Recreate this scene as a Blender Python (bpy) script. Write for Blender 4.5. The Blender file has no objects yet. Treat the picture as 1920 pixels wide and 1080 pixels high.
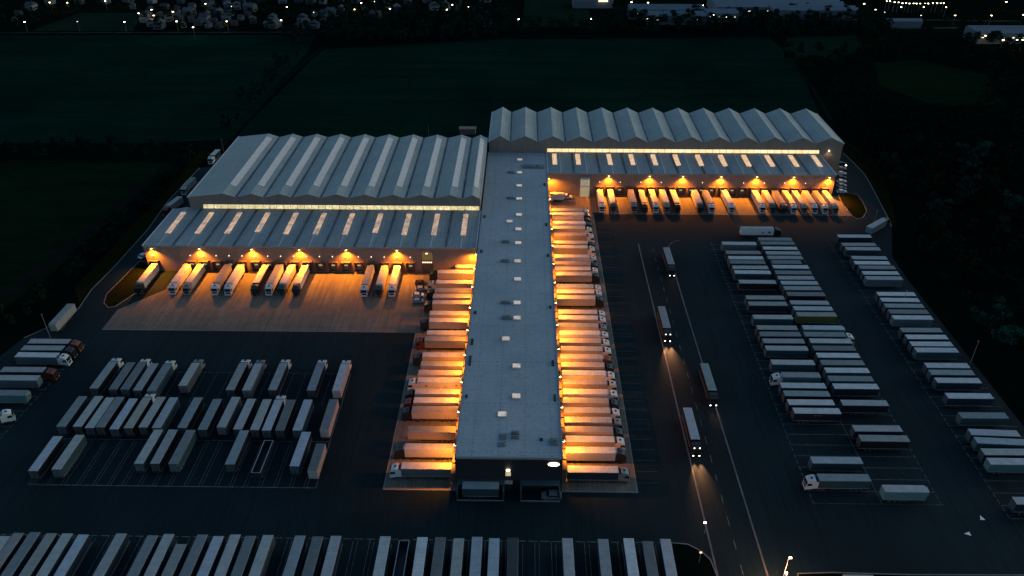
import bpy, math, random
import numpy as np
from mathutils import Vector
R = math.radians
random.seed(7); rng = np.random.default_rng(7)
scene = bpy.context.scene
col = scene.collection
# ------------------------------------------------------------------ camera
F_PX = 1480.0; TILT = math.atan(917 / F_PX); YAW = math.atan(28 * math.cos(TILT) / F_PX); CAM_H = 157.0
cam = bpy.data.cameras.new("camera"); cam.sensor_width = 36; cam.lens = F_PX / 1920 * 36
cam.clip_start = 1; cam.clip_end = 6000
co = bpy.data.objects.new("camera", cam); col.objects.link(co)
co.location = (0, 0, CAM_H); co.rotation_euler = (math.pi / 2 - TILT, 0, YAW)
scene.camera = co
# ------------------------------------------------------------------ dusk sky, faint sun, exposure
SUN_EL, SUN_ROT = R(9.0), R(75)
w = bpy.data.worlds.new("World"); scene.world = w; w.use_nodes = True
nt = w.node_tree; nt.nodes.clear()
sky = nt.nodes.new("ShaderNodeTexSky"); sky.sky_type = 'NISHITA'; sky.sun_disc = False
sky.sun_elevation = SUN_EL; sky.sun_rotation = SUN_ROT; sky.air_density = 1.0; sky.dust_density = 1.5; sky.ozone_density = 1.5
tint = nt.nodes.new("ShaderNodeMix"); tint.data_type = 'RGBA'; tint.blend_type = 'MULTIPLY'; tint.inputs[0].default_value = 1
tint.inputs[7].default_value = (.76, .95, 1.06, 1)
bg = nt.nodes.new("ShaderNodeBackground"); bg.inputs[1].default_value = 0.15
wo = nt.nodes.new("ShaderNodeOutputWorld")
nt.links.new(sky.outputs[0], tint.inputs[6]); nt.links.new(tint.outputs[2], bg.inputs[0]); nt.links.new(bg.outputs[0], wo.inputs[0])
sl = bpy.data.lights.new("sun", 'SUN'); sl.energy = 0.06; sl.angle = R(50); sl.color = (.85, .92, 1)
so = bpy.data.objects.new("sun", sl); col.objects.link(so)
so.rotation_euler = (R(50), 0, R(-SUN_ROT * 57.3 + 180 + 0)); 
scene.view_settings.view_transform = 'Standard'; scene.view_settings.look = 'None'
scene.view_settings.exposure = 0.32; scene.view_settings.gamma = 1
scene.cycles.sample_clamp_indirect = 3
LAMP_W = 34000.0
ORANGE = (1.0, .27, .012)

# ------------------------------------------------------------------ where a picture point lies at height z
_r = Vector((math.cos(YAW), math.sin(YAW), 0))
_f = Vector((-math.sin(YAW) * math.cos(TILT), math.cos(YAW) * math.cos(TILT), -math.sin(TILT)))
_u = _r.cross(_f)
def at(u, v, z=0.0):
    d = _r * (u - 960) + _u * (540 - v) + _f * F_PX
    t = (z - CAM_H) / d.z
    return d.x * t, d.y * t

# ------------------------------------------------------------------ materials
def new_mat(name):
    m = bpy.data.materials.new(name); m.use_nodes = True
    n = m.node_tree.nodes; b = n["Principled BSDF"]
    return m, n, m.node_tree.links, b
def mth(n, l, op, a, b=None, c=None):
    x = n.new("ShaderNodeMath"); x.operation = op
    for i, s in enumerate((a, b, c)):
        if s is None: continue
        if isinstance(s, (int, float)): x.inputs[i].default_value = s
        else: l.new(s, x.inputs[i])
    return x.outputs[0]
def mixc(n, l, fac, a, b, mode='MIX'):
    x = n.new("ShaderNodeMix"); x.data_type = 'RGBA'; x.blend_type = mode
    for s, i in ((fac, 0), (a, 6), (b, 7)):
        if isinstance(s, (int, float)): x.inputs[i].default_value = s
        elif isinstance(s, tuple): x.inputs[i].default_value = (*s, 1)
        else: l.new(s, x.inputs[i])
    return x.outputs[2]
def noise(n, l, scale, detail=4, vec=None, rough=.6, stretch=None, obj=False):
    if vec is None:
        if obj: vec = n.new("ShaderNodeTexCoord").outputs['Object']
        else: vec = n.new("ShaderNodeNewGeometry").outputs['Position']
    if stretch:
        mp = n.new("ShaderNodeMapping"); mp.inputs['Scale'].default_value = stretch; l.new(vec, mp.inputs[0]); vec = mp.outputs[0]
    x = n.new("ShaderNodeTexNoise"); x.inputs['Scale'].default_value = scale; x.inputs['Detail'].default_value = detail
    x.inputs['Roughness'].default_value = rough; l.new(vec, x.inputs[0])
    return x.outputs[0]
def ramp(n, l, v, lo, hi):
    x = n.new("ShaderNodeMapRange"); x.inputs[1].default_value = lo; x.inputs[2].default_value = hi; l.new(v, x.inputs[0]); return x.outputs[0]
def plain(name, c, rough=.6, metal=0, dirt=.25, scale=.6, c2=None, emit=None, es=0, stretch=None, obj=True, spec=.5):
    m, n, l, b = new_mat(name)
    c2 = c2 or tuple(x * .55 for x in c)
    f = mth(n, l, 'MULTIPLY', ramp(n, l, noise(n, l, scale, 5, stretch=stretch, obj=obj), .35, .7), dirt)
    l.new(mixc(n, l, f, c, c2), b.inputs['Base Color'])
    b.inputs['Roughness'].default_value = rough; b.inputs['Metallic'].default_value = metal
    b.inputs['Specular IOR Level'].default_value = spec
    if emit:
        b.inputs['Emission Color'].default_value = (*emit, 1); b.inputs['Emission Strength'].default_value = es
    return m
def glow(name, c, s, base=(.6, .6, .6)):
    m, n, l, b = new_mat(name)
    b.inputs['Base Color'].default_value = (*base, 1); b.inputs['Emission Color'].default_value = (*c, 1); b.inputs['Emission Strength'].default_value = s
    return m
def sep(n, l, obj=False):
    v = n.new("ShaderNodeTexCoord").outputs['Object'] if obj else n.new("ShaderNodeNewGeometry").outputs['Position']
    s = n.new("ShaderNodeSeparateXYZ"); l.new(v, s.inputs[0]); return s.outputs
def line(n, l, v, period, width, off=0.0):      # 1 on thin lines, 0 elsewhere
    x = mth(n, l, 'ADD', v, off) if off else v
    fr = mth(n, l, 'FRACT', mth(n, l, 'DIVIDE', x, period))
    return mth(n, l, 'LESS_THAN', fr, width / period)

def make_ground_mats():
    M = {}
    def soil(name, c1, c2, c3, stripe=None, big=.012):
        m, n, l, b = new_mat(name)
        a = ramp(n, l, noise(n, l, big, 6), .35, .68)
        c = mixc(n, l, a, c1, c2)
        c = mixc(n, l, mth(n, l, 'MULTIPLY', ramp(n, l, noise(n, l, .25, 6, rough=.75), .45, .75), .6), c, c3)
        if stripe:
            c = mixc(n, l, mth(n, l, 'MULTIPLY', ramp(n, l, noise(n, l, 1, 4, stretch=stretch_of(stripe)), .4, .7), .45), c, c3)
        l.new(c, b.inputs['Base Color']); b.inputs['Roughness'].default_value = 1; b.inputs['Specular IOR Level'].default_value = 0
        return m
    def stretch_of(s): return s
    M['ground'] = soil('grass_dark', (.0012, .0045, .0038), (.0020, .0065, .0048), (.0006, .0022, .0018))
    M['field_a'] = soil('field_blue_green', (.0014, .0125, .0092), (.0040, .0220, .0150), (.0006, .0056, .0052), (.006, .09, 1))
    M['field_b'] = soil('field_green', (.0020, .0115, .0058), (.0060, .0185, .0066), (.0008, .0056, .0042), (.02, .1, 1))
    M['field_c'] = soil('field_meadow', (.004, .016, .010), (.0065, .021, .013), (.003, .011, .008), (.15, .01, 1))
    M['verge'] = soil('verge_grass', (.007, .011, .003), (.014, .014, .004), (.003, .005, .002), None, .08)
    # asphalt
    m, n, l, b = new_mat('asphalt')
    c = mixc(n, l, ramp(n, l, noise(n, l, .03, 6), .35, .7), (.0022, .0108, .0145), (.0062, .0185, .0240))
    c = mixc(n, l, mth(n, l, 'MULTIPLY', ramp(n, l, noise(n, l, .5, 8, rough=.8), .5, .8), .5), c, (.0045, .008, .010))
    c = mixc(n, l, mth(n, l, 'MULTIPLY', ramp(n, l, noise(n, l, 1.0, 4, stretch=(1.1, .03, 1)), .5, .68), .7), c, (.003, .006, .0075))
    l.new(c, b.inputs['Base Color']); b.inputs['Roughness'].default_value = .85; b.inputs['Specular IOR Level'].default_value = .12
    M['asphalt'] = m
    # concrete slabs
    m, n, l, b = new_mat('concrete_slab')
    P = sep(n, l)
    c = mixc(n, l, ramp(n, l, noise(n, l, .06, 6), .3, .7), (.105, .090, .070), (.175, .150, .118))
    c = mixc(n, l, mth(n, l, 'MULTIPLY', ramp(n, l, noise(n, l, 1.0, 6, stretch=(1.3, .05, 1), rough=.75), .45, .62), .75), c, (.065, .06, .058))
    c = mixc(n, l, mth(n, l, 'MULTIPLY', ramp(n, l, noise(n, l, .28, 9, rough=.85), .48, .68), .7), c, (.06, .056, .053))
    j = mth(n, l, 'MAXIMUM', line(n, l, P[0], 5.05, .12, 500), line(n, l, P[1], 6.0, .12, 500))
    c = mixc(n, l, mth(n, l, 'MULTIPLY', j, .45), c, (.06, .06, .06))
    l.new(c, b.inputs['Base Color']); b.inputs['Roughness'].default_value = .8; b.inputs['Specular IOR Level'].default_value = .25
    M['concrete'] = m
    M['paint'] = plain('line_paint', (.17, .19, .20), .7, dirt=.9, scale=.9, c2=(.03, .04, .045), obj=False, spec=.1)
    M['road_paint'] = plain('road_edge_stone', (.13, .13, .14), .7, dirt=.8, scale=.5, c2=(.05, .055, .06), obj=False, spec=.1)
    M['kerb'] = plain('kerb_stone', (.16, .16, .15), .8, dirt=.7, scale=.4, obj=False)
    M['path'] = plain('pale_gravel', (.035, .042, .038), .95, dirt=.9, scale=.06, c2=(.012, .017, .016), obj=False, spec=0)
    M['track'] = plain('dirt_track', (.008, .013, .011), .95, dirt=.95, scale=.06, c2=(.002, .005, .004), obj=False, spec=0)
    M['triangle'] = plain('flat_white', (.75, .76, .72), .5, dirt=.1, obj=False)
    return M
GM = make_ground_mats()
BM = {}
def roof_mat(name, c1, c2, px, py, dots=False, seam=.28, stain=.5):
    m, n, l, b = new_mat(name)
    P = sep(n, l)
    c = mixc(n, l, ramp(n, l, noise(n, l, .07, 5), .3, .7), c1, c2)
    c = mixc(n, l, mth(n, l, 'MULTIPLY', ramp(n, l, noise(n, l, .45, 8, rough=.78), .55, .8), stain), c, tuple(x * .35 for x in c1))
    c = mixc(n, l, mth(n, l, 'MULTIPLY', ramp(n, l, noise(n, l, 1.0, 4, stretch=(1.5, .05, 1)), .55, .75), stain * .7), c, tuple(x * .6 for x in c1))
    c = mixc(n, l, mth(n, l, 'MULTIPLY', ramp(n, l, noise(n, l, .9, 6, rough=.85), .38, .62), .38), c, (c1[0] * .52, c1[1] * .62, c1[2] * .66))
    lx = line(n, l, P[0], px, .16, 503.1); ly = line(n, l, P[1], py, .2, 3.0)
    if dots:
        lx = mth(n, l, 'MULTIPLY', lx, line(n, l, P[1], 1.5, .75)); ly = mth(n, l, 'MULTIPLY', ly, line(n, l, P[0], 1.5, .7, 500))
        lx = mth(n, l, 'MULTIPLY', lx, 2.0); ly = mth(n, l, 'MULTIPLY', ly, 2.0)
        l2 = mth(n, l, 'MULTIPLY', line(n, l, P[1], 1.9, .14), .22); ly = mth(n, l, 'MAXIMUM', ly, l2)
    c = mixc(n, l, mth(n, l, 'MINIMUM', mth(n, l, 'MULTIPLY', mth(n, l, 'MAXIMUM', lx, ly), seam), .8), c, tuple(x * .3 for x in c1))
    l.new(c, b.inputs['Base Color']); b.inputs['Roughness'].default_value = .65; b.inputs['Specular IOR Level'].default_value = .3
    return m
BM['flat_roof'] = roof_mat('roof_membrane', (.25, .285, .31), (.33, .36, .385), 7.0, 19.5, True, .75, .6)
BM['sheet_roof'] = roof_mat('roof_sheeting', (.26, .285, .275), (.355, .365, .345), 1.3, 14.0, False, .4, .75)
BM['sheet_dark'] = roof_mat('roof_sheeting_low', (.19, .225, .24), (.27, .295, .305), 1.3, 9.0, False, .4, .8)
BM['gutter'] = plain('gutter_lining', (.025, .03, .035), .8, dirt=.9, scale=.15, c2=(.12, .14, .15), obj=False)
BM['wall'] = plain('wall_cladding', (.19, .155, .14), .6, dirt=.5, scale=.5, stretch=(1, 1, .2), obj=False)
BM['wall_dark'] = plain('charcoal_cladding', (.012, .016, .020), .5, dirt=.4)
BM['trim'] = plain('grey_trim', (.20, .21, .22), .5)
BM['trim_light'] = plain('pale_parapet', (.42, .45, .47), .5, dirt=.6)
BM['door'] = plain('dock_door', (.06, .065, .06), .5, dirt=.5)
BM['rubber'] = plain('dock_rubber', (.022, .02, .02), .8)
BM['frame'] = plain('dock_frame', (.075, .045, .035), .6, dirt=.5)
BM['doorglow'] = glow('dock_door_window', (.75, .72, .45), .35, (.3, .3, .25))
BM['teal'] = plain('teal_canopy', (.025, .055, .068), .35, dirt=.6, scale=1.0)
BM['skylight_dim'] = plain('skylight_panel', (.56, .50, .48), .4, dirt=.9, scale=.7, c2=(.34, .36, .38), obj=False, emit=(1, .75, .7), es=.02)
def lit_mat(name, ca, cb, s, scale, lo=.35, hi=.6, bars=0):
    m, n, l, b = new_mat(name)
    f = ramp(n, l, noise(n, l, scale, 5, rough=.75), lo, hi)
    c = mixc(n, l, f, ca, cb)
    if bars:
        P = sep(n, l); c = mixc(n, l, mth(n, l, 'MULTIPLY', ramp(n, l, noise(n, l, .16, 3), .4, .6), .45), c, (ca[0] * .8, ca[1] * .75, ca[2] * .6)); c = mixc(n, l, mth(n, l, 'MULTIPLY', line(n, l, P[0], bars, .22, 500), .75), c, (.05, .03, .01))
    l.new(c, b.inputs['Emission Color']); b.inputs['Emission Strength'].default_value = s
    b.inputs['Base Color'].default_value = (.3, .3, .3, 1); b.inputs['Roughness'].default_value = .3
    return m
BM['clerestory'] = lit_mat('lit_clerestory_glazing', (.42, .30, .08), (1.0, .85, .42), .95, 1.3, .38, .58, 2.9)
BM['clerestory_r'] = lit_mat('lit_clerestory_bright', (1, .66, .24), (1.0, .84, .46), 1.0, .9, .35, .6, 3.3)
BM['roof_lit'] = lit_mat('lit_skylight_pink', (.16, .10, .06), (.95, .55, .28), .55, .35, .35, .62)
BM['roof_lit_r'] = lit_mat('lit_skylight_amber', (.60, .32, .13), (1.0, .64, .32), .70, .5)
BM['dome'] = lit_mat('skylight_dome_acrylic', (.30, .22, .17), (.62, .50, .40), .6, .8)
BM['glassblock'] = lit_mat('lit_stair_glazing', (.30, .24, .09), (.75, .62, .32), .35, 1.2)
BM['sign_white'] = glow('sign_face', (1, .86, .62), 3.0)
BM['unit'] = plain('plant_casing', (.12, .14, .15), .5)
LAMP_GLOW = glow('sodium_lamp', (1, .62, .16), 22)
SMALL_GLOW = glow('dock_light', (1, .62, .35), 3.0)
WHITE_GLOW = glow('street_lamp_glow', (1, .80, .50), 16)
WARM_GLOW = glow('street_lamp_warm', (1, .62, .3), 12)
HEAD_GLOW = glow('headlamp_glow', (1, .88, .72), 10)
HEAD_OFF = plain('headlamp_glass', (.5, .52, .52), .15)
STEEL = plain('galvanised_steel', (.16, .17, .17), .5)

# ------------------------------------------------------------------ mesh builder
class MB:
    def __init__(s): s.v = []; s.f = []; s.m = []
    def add(s, vs, fs, mi=0):
        o = len(s.v); s.v += [tuple(p) for p in vs]; s.f += [tuple(o + i for i in f) for f in fs]; s.m += [mi] * len(fs); return s
    def box(s, x0, x1, y0, y1, z0, z1, mi=0, top=None):
        vs = [(x0, y0, z0), (x1, y0, z0), (x1, y1, z0), (x0, y1, z0), (x0, y0, z1), (x1, y0, z1), (x1, y1, z1), (x0, y1, z1)]
        s.add(vs, [(0, 3, 2, 1), (0, 1, 5, 4), (1, 2, 6, 5), (2, 3, 7, 6), (3, 0, 4, 7)], mi)
        s.add(vs, [(4, 5, 6, 7)], mi if top is None else top); return s
    def cyl(s, p0, p1, r0, r1=None, n=10, mi=0, cap=True):
        r1 = r0 if r1 is None else r1
        p0, p1 = Vector(p0), Vector(p1); d = (p1 - p0).normalized()
        a = d.orthogonal().normalized(); b = d.cross(a)
        vs = []
        for p, r in ((p0, r0), (p1, r1)):
            for i in range(n):
                t = 2 * math.pi * i / n; vs.append(p + (a * math.cos(t) + b * math.sin(t)) * r)
        fs = [(i, (i + 1) % n, n + (i + 1) % n, n + i) for i in range(n)]
        if cap: fs += [tuple(range(n - 1, -1, -1)), tuple(range(n, 2 * n))]
        return s.add(vs, fs, mi)
    def prism(s, prof, y0, y1, mi=0):     # profile in x,z extruded along y
        n = len(prof); vs = [(x, y0, z) for x, z in prof] + [(x, y1, z) for x, z in prof]
        fs = [(i, (i + 1) % n, n + (i + 1) % n, n + i) for i in range(n)] + [tuple(range(n - 1, -1, -1)), tuple(range(n, 2 * n))]
        return s.add(vs, fs, mi)
    def sheet(s, pts, z, mi=0): return s.add([(x, y, z) for x, y in pts], [tuple(range(len(pts)))], mi)
    def slab(s, pts, z0, z1, mi=0):
        n = len(pts); vs = [(x, y, z0) for x, y in pts] + [(x, y, z1) for x, y in pts]
        return s.add(vs, [(i, (i + 1) % n, n + (i + 1) % n, n + i) for i in range(n)] + [tuple(range(n, 2 * n))], mi)
    def strip(s, pts, wd, z, mi=0, z1=None):   # ribbon along a polyline
        for (ax, ay), (bx, by) in zip(pts[:-1], pts[1:]):
            d = Vector((bx - ax, by - ay, 0)); L = d.length
            if L < 1e-6: continue
            d /= L; nx, ny = -d.y * wd / 2, d.x * wd / 2
            q = [(ax + nx, ay + ny), (ax - nx, ay - ny), (bx - nx, by - ny), (bx + nx, by + ny)]
            if z1 is None: s.sheet(q, z, mi)
            else: s.slab(q, z, z1, mi)
        return s
    def mesh(s, name, mats):
        me = bpy.data.meshes.new(name); me.from_pydata(s.v, [], s.f)
        for m in (mats if isinstance(mats, (list, tuple)) else [mats]): me.materials.append(m)
        me.polygons.foreach_set('material_index', s.m); me.update(); return me
    def build(s, name, mats, parent=None): return link(name, s.mesh(name, mats), parent)
def link(name, me, parent=None):
    o = bpy.data.objects.new(name, me); col.objects.link(o); o.parent = parent; return o
def bevel(o, wd=.08, seg=2):
    b = o.modifiers.new('bevel', 'BEVEL'); b.width = wd; b.segments = seg; b.limit_method = 'ANGLE'; return o
LABELS = set()
def tag(o, label, cat, group=None):
    assert 4 <= len(label.split()) <= 16, label
    if label in LABELS: print('DUPLICATE LABEL', label)
    LABELS.add(label)
    o['label'] = label; o['category'] = cat
    if group: o['group'] = group
    return o
def empty(name, loc, rz=0):
    o = bpy.data.objects.new(name, None); col.objects.link(o); o.location = loc; o.rotation_euler = (0, 0, rz); o.empty_display_size = 1; return o
def struct(o): o['kind'] = 'structure'; return o
ORD = ['', 'first', 'second', 'third', 'fourth', 'fifth', 'sixth', 'seventh', 'eighth', 'ninth', 'tenth', 'eleventh', 'twelfth', 'thirteenth',
       'fourteenth', 'fifteenth', 'sixteenth', 'seventeenth', 'eighteenth', 'nineteenth', 'twentieth']
def nth(i):
    if i <= 20: return ORD[i]
    t = {1: 'st', 2: 'nd', 3: 'rd'}.get(i % 10, 'th') if i % 100 not in (11, 12, 13) else 'th'
    return f'{i}{t}'

# ================================================================== GROUND
g = MB(); g.sheet([(-3000, -600), (3000, -600), (3000, 5000), (-3000, 5000)], 0.0); struct(g.build('ground', GM['ground']))
def patch(name, pxs, m, z):
    b = MB(); b.slab([at(*p) for p in pxs], -.02, z); return struct(b.build(name, m))
patch('field', [(-300, 66), (592, 66), (575, 100), (425, 262), (300, 268), (-300, 268)], GM['field_a'], .012)
patch('field', [(606, 92), (930, 74), (1440, 70), (1490, 110), (1535, 210), (1540, 262), (440, 262), (470, 225)], GM['field_a'], .012)
patch('field', [(-500, 306), (308, 306), (210, 400), (90, 520), (-40, 610), (-500, 640)], GM['field_b'], .012)
patch('meadow', [(985, 0), (1098, 0), (1112, 50), (978, 50)], GM['field_c'], .012)
patch('meadow', [(150, 24), (268, 24), (250, 58), (60, 58)], GM['field_c'], .012)
patch('meadow', [(1475, 70), (1600, 66), (1640, 84), (1560, 112), (1470, 108)], GM['field_c'], .012)
patch('meadow', [(1640, 118), (1720, 112), (1850, 140), (1880, 195), (1760, 200), (1650, 160)], GM['field_b'], .012)
# tracks and far paths
t = MB(); t.strip([at(*p) for p in [(-200, 62), (300, 61), (600, 60), (620, 55)]], 1.6, .02); struct(t.build('path', GM['path']))
t = MB(); t.strip([at(*p) for p in [(604, 88), (560, 125), (500, 185), (440, 250), (400, 290)]], 2.2, .02); struct(t.build('track', GM['track']))
t = MB(); t.strip([at(*p) for p in [(-100, 303), (150, 303), (310, 305)]], 1.6, .02); t.strip([at(*p) for p in [(318, 306), (240, 372), (150, 450), (0, 560)]], 6, .024); struct(t.build('track', GM['track']))
t = MB(); t.strip([at(*p) for p in [(1490, 118), (1540, 190), (1560, 230)]], 2.2, .02); struct(t.build('track', GM['track']))
t = MB(); t.strip([at(*p) for p in [(1660, 54), (1795, 52)]], 5, .02); t.strip([at(*p) for p in [(1660, 36), (1920, 40)]], 4, .02)
t.strip([at(*p) for p in [(856, 22), (870, -40)]], 5, .02); struct(t.build('road', GM['path']))
# yard
yard = [(-162, 262), (-158, 300), (-152, 330), (-147, 402), (158, 402), (158, 362), (160, 345), (163, 330)] 
yL = [at(374, 315), at(313, 380), at(277, 431), at(212, 503), at(172, 543), at(148, 578), at(88, 615), at(45, 634), at(-30, 690), at(-140, 800)]
yR = [at(1581, 287), at(1600, 305), at(1621, 327), at(1638, 357), at(1666, 411), at(1672, 425)]
pts = [(-145, 372)] + yL + [(-190, 90), (-190, 60), (150, 60)] + [(147.6, 100), (147.8, 262), (149, 280)] + yR[::-1] + [(156, 400), (-145, 400)]
y = MB(); y.slab(pts, -.02, .03); struct(y.build('yard', GM['asphalt']))
# concrete aprons
c = MB()
c.slab([(-146.4, 223.8), (-36.6, 223.8), (-36.6, 264), (-129, 264)][0:1] + [(-36.6, 223.8), (-36.6, 264), (-134.5, 264), (-134.5, 250), (-146.4, 236)], -.01, .045)
c.slab([(-36.6, 150.9), (-17.3, 150.9), (-17.3, 264), (-36.6, 264)], -.01, .05)
c.slab([(10.8, 150.9), (30.8, 150.9), (30.8, 336), (10.8, 336)], -.01, .05)
c.slab([(35.2, 316.4), (146.5, 316.4), (146.5, 330), (141, 336), (35.2, 336)], -.01, .045)
c.slab([(30.8, 318), (35.2, 318), (35.2, 336), (30.8, 336)], -.01, .042)
struct(c.build('apron', GM['concrete']))
# apron edge strips (real low kerb trim)
c = MB()
c.strip([(-36.6, 150.6), (-17.3, 150.6)], .5, .0, 0, .075); c.strip([(10.8, 150.6), (31.0, 150.6)], .5, .0, 0, .075)
c.strip([(31.0, 150.4), (31.0, 316)], .35, .0, 0, .07); c.strip([(-36.8, 150.4), (-36.8, 223.6)], .35, 0, 0, .07)
c.strip([(-146.4, 223.6), (-37, 223.6)], .35, 0, 0, .07)
struct(c.build('kerb', GM['kerb']))
# grass islands with kerbs
def island(pxs, name, m=None, world=False):
    P = pxs if world else [at(*p) for p in pxs]
    b = MB(); b.slab(P, -.01, .12); struct(b.build('verge', m or GM['verge']))
    k = MB(); k.strip(P + [P[0]], .28, -.01, 0, .15); struct(k.build('kerb', GM['kerb']))
island([(262, 490), (250, 502), (222, 530), (200, 552), (195, 568), (203, 577), (216, 575), (262, 545), (300, 505), (298, 493)], 'left')
island([(1588, 362), (1608, 366), (1618, 380), (1625, 396), (1618, 408), (1608, 411), (1598, 406), (1578, 380), (1572, 366)], 'right')
island([(1258, 1018), (1290, 1021), (1315, 1034), (1332, 1050), (1345, 1082), (1352, 1120), (1275, 1120)], 'bottom', GM['ground'])
island([(1495, 1076), (1560, 1074), (1700, 1078), (1950, 1079), (1990, 1130), (1510, 1130)], 'bottomright', GM['ground'])
k = MB(); k.strip(yL[:-2], .3, 0, 0, .16); k.strip(yR, .3, 0, 0, .16); struct(k.build('kerb', GM['kerb']))
v = MB(); v.sheet([at(374, 312), at(395, 285), at(378, 282), at(300, 370), at(255, 415), at(140, 540), at(150, 572), at(172, 543), at(212, 503), at(277, 431), at(313, 380)], .03)
v.sheet([at(1584, 262), at(1640, 300), at(1672, 372), at(1680, 425), at(1666, 411), at(1638, 357), at(1621, 327), at(1600, 305), at(1581, 287)], .03)
v.sheet([(-60, 400.5), (-16, 400.5), (-16, 372), (-60, 368)], .04)
struct(v.build('verge', GM['verge']))

# ------------------------------------------------------------------ markings
Z = .056
mk = MB()
def hline(x0, x1, y, wd=.13): mk.strip([(x0, y), (x1, y)], wd, Z)
def vline(x, y0, y1, wd=.13): mk.strip([(x, y0), (x, y1)], wd, Z)
def dash(x0, y0, x1, y1, wd=.16, on=1.6, off=.9):
    L = math.hypot(x1 - x0, y1 - y0); s = 0
    while s < L:
        e = min(s + on, L); mk.strip([(x0 + (x1 - x0) * s / L, y0 + (y1 - y0) * s / L), (x0 + (x1 - x0) * e / L, y0 + (y1 - y0) * e / L)], wd, Z); s += on + off
# right lot, middle block
dash(78.2, 291, 76.7, 147.5); dash(112.8, 291, 110, 147.5); vline(94.6, 147.5, 291, .12); hline(76.7, 110, 147.4, .2)
yy = 147.4
while yy < 290: hline(76.9, 94.6, yy, .12); hline(94.6, 110.5, yy, .12); yy += 4.42
dash(127.4, 292, 125.4, 143)
yy = 143
while yy < 292: hline(125.5, 146, yy, .12); yy += 4.42
# left lot
hline(-132.8, -55, 150.7, .2); vline(-55, 150.7, 200.2, .16); hline(-132.8, -55, 200.2, .12); hline(-134, -55, 168.6, .14); vline(-132.8, 150.7, 200.2, .1)
xx = -132.0
while xx < -56:
    vline(xx, 150.7, 168.6, .11); vline(xx + .9, 150.7, 168.0, .09); vline(xx + 1.2, 184.5, 200.2, .10); xx += random.choice([3.9, 4.2, 4.4])
# left edge row
a0 = at(160, 647); a1 = at(-20, 845); dash(*a0, *a1)
for i in range(16):
    s = i / 15; p = (a0[0] + (a1[0] - a0[0]) * s, a0[1] + (a1[1] - a0[1]) * s); hline(p[0] - 17, p[0], p[1], .12)
# bottom row
dash(-140, 133.8, 37.4, 133.8, .2, 2.2, .7)
xx = -140
while xx < 38: vline(xx, 112, 133.8, .11); vline(xx + 1.1, 112, 133.2, .08); xx += 4.1
# spine stalls in front of the apron
yy = 154
while yy < 330: hline(31.4, 37.5, yy, .07); yy += 4.27
struct(mk.build('parking_lines', GM['paint']))
rd = MB()
rd.strip([(47.8, 289), (46.9, 124), (46.8, 90)], .45, .0, 0, .10)
rd.strip([(59.3, 282), (59.0, 240), (58.7, 90)], .45, .0, 0, .10)
arc = [(59.3 + 6 * (1 - math.cos(a)), 282 + 10 * math.sin(a)) for a in [i * math.pi / 2 / 8 for i in range(9)]]
rd.strip(arc, .3, .0, 0, .10)
struct(rd.build('kerb', GM['road_paint']))
mk = MB(); dash(53.2, 285, 53.0, 100, .16, 3.0, 4.5); struct(mk.build('lane_markings', GM['paint']))
for (u, v_, a) in ((1841, 972, 0), (1815, 1001, 90)):
    x, y_ = at(u, v_); q = [(-.65, -.55), (.65, -.55), (0, 1.0)]; ca, sa = math.cos(R(a)), math.sin(R(a))
    b = MB(); b.sheet([(x + px_ * ca - py_ * sa, y_ + px_ * sa + py_ * ca) for px_, py_ in q], .06); struct(b.build('white_triangle', GM['triangle']))  # flat white triangle just above the ground

# ================================================================== LAMPS
def spot(parent, loc, energy, tilt, rz=0, color=ORANGE, size=150, blend=.75, radius=.25):
    L = bpy.data.lights.new('lamp_light', 'SPOT'); L.energy = energy; L.color = color; L.spot_size = R(size); L.spot_blend = blend; L.shadow_soft_size = radius
    o = bpy.data.objects.new('lamp_light', L); col.objects.link(o); o.parent = parent; o.location = loc; o.rotation_euler = (-R(tilt), 0, rz); return o
def wall_lamp(x, y, z, out, label, energy=LAMP_W, group=None, reach=1.0, lean=16, sz=134):
    # out: 0 faces -Y, 90 faces +X, -90 faces -X
    t = empty('wall_lamp', (x, y, z), R(out))
    tag(t, label, 'wall lamp', group)
    b = MB(); b.box(-.25, .25, -.75, 0, .05, .28); b.box(-.08, .08, -.5, 0, -.05, .05); b.build('bracket', STEEL, t)
    b = MB(); b.box(-.24, .24, -.85, -.35, -.10, .05); bevel(b.build('lamp_head', LAMP_GLOW, t), .05)
    spot(t, (0, -reach, -.25), energy, lean, size=sz, blend=.8)
    return t
LH_Y, RH_Y = 264.0, 335.5
for i, u in enumerate([283.5, 374, 472.5, 562, 650, 745]):
    x, _ = at(u, 466, 10.2)
    wall_lamp(x, LH_Y, 10.2, 0, f'orange wall lamp high on left dock wall, {nth(i+1)} from the left', LAMP_W, 'orange lamps on the left dock wall')
for i, u in enumerate([1141.5, 1218, 1280, 1351.5, 1418, 1486.5, 1552.5]):
    x, _ = at(u, 329, 10.2)
    wall_lamp(x, RH_Y, 10.2, 0, f'orange wall lamp high on right dock wall, {nth(i+1)} from the left', LAMP_W * .95, 'orange lamps on the right dock wall')
ls = [158, 171.5, 185, 198.5, 212, 225.5, 239, 252]; fl = [1.0, .55, .75, 1.0, .6, .9, .7, .9]
for i, (yy, e) in enumerate(zip(ls, fl)):
    wall_lamp(-17.35, yy, 9.3, -90, f'orange lamp on west side wall of long central hall, {nth(i+1)} from the front', LAMP_W * .50 * e, 'orange lamps on the west side of the central hall', 1.0, 30, 132)
rs = [160, 174, 188, 202, 215.5, 229, 242.5, 256, 270, 284, 298, 312]; fl = [1.0, .7, 1.1, .8, .9, .75, 1.0, .7, .8, .9, .75, .9]
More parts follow.
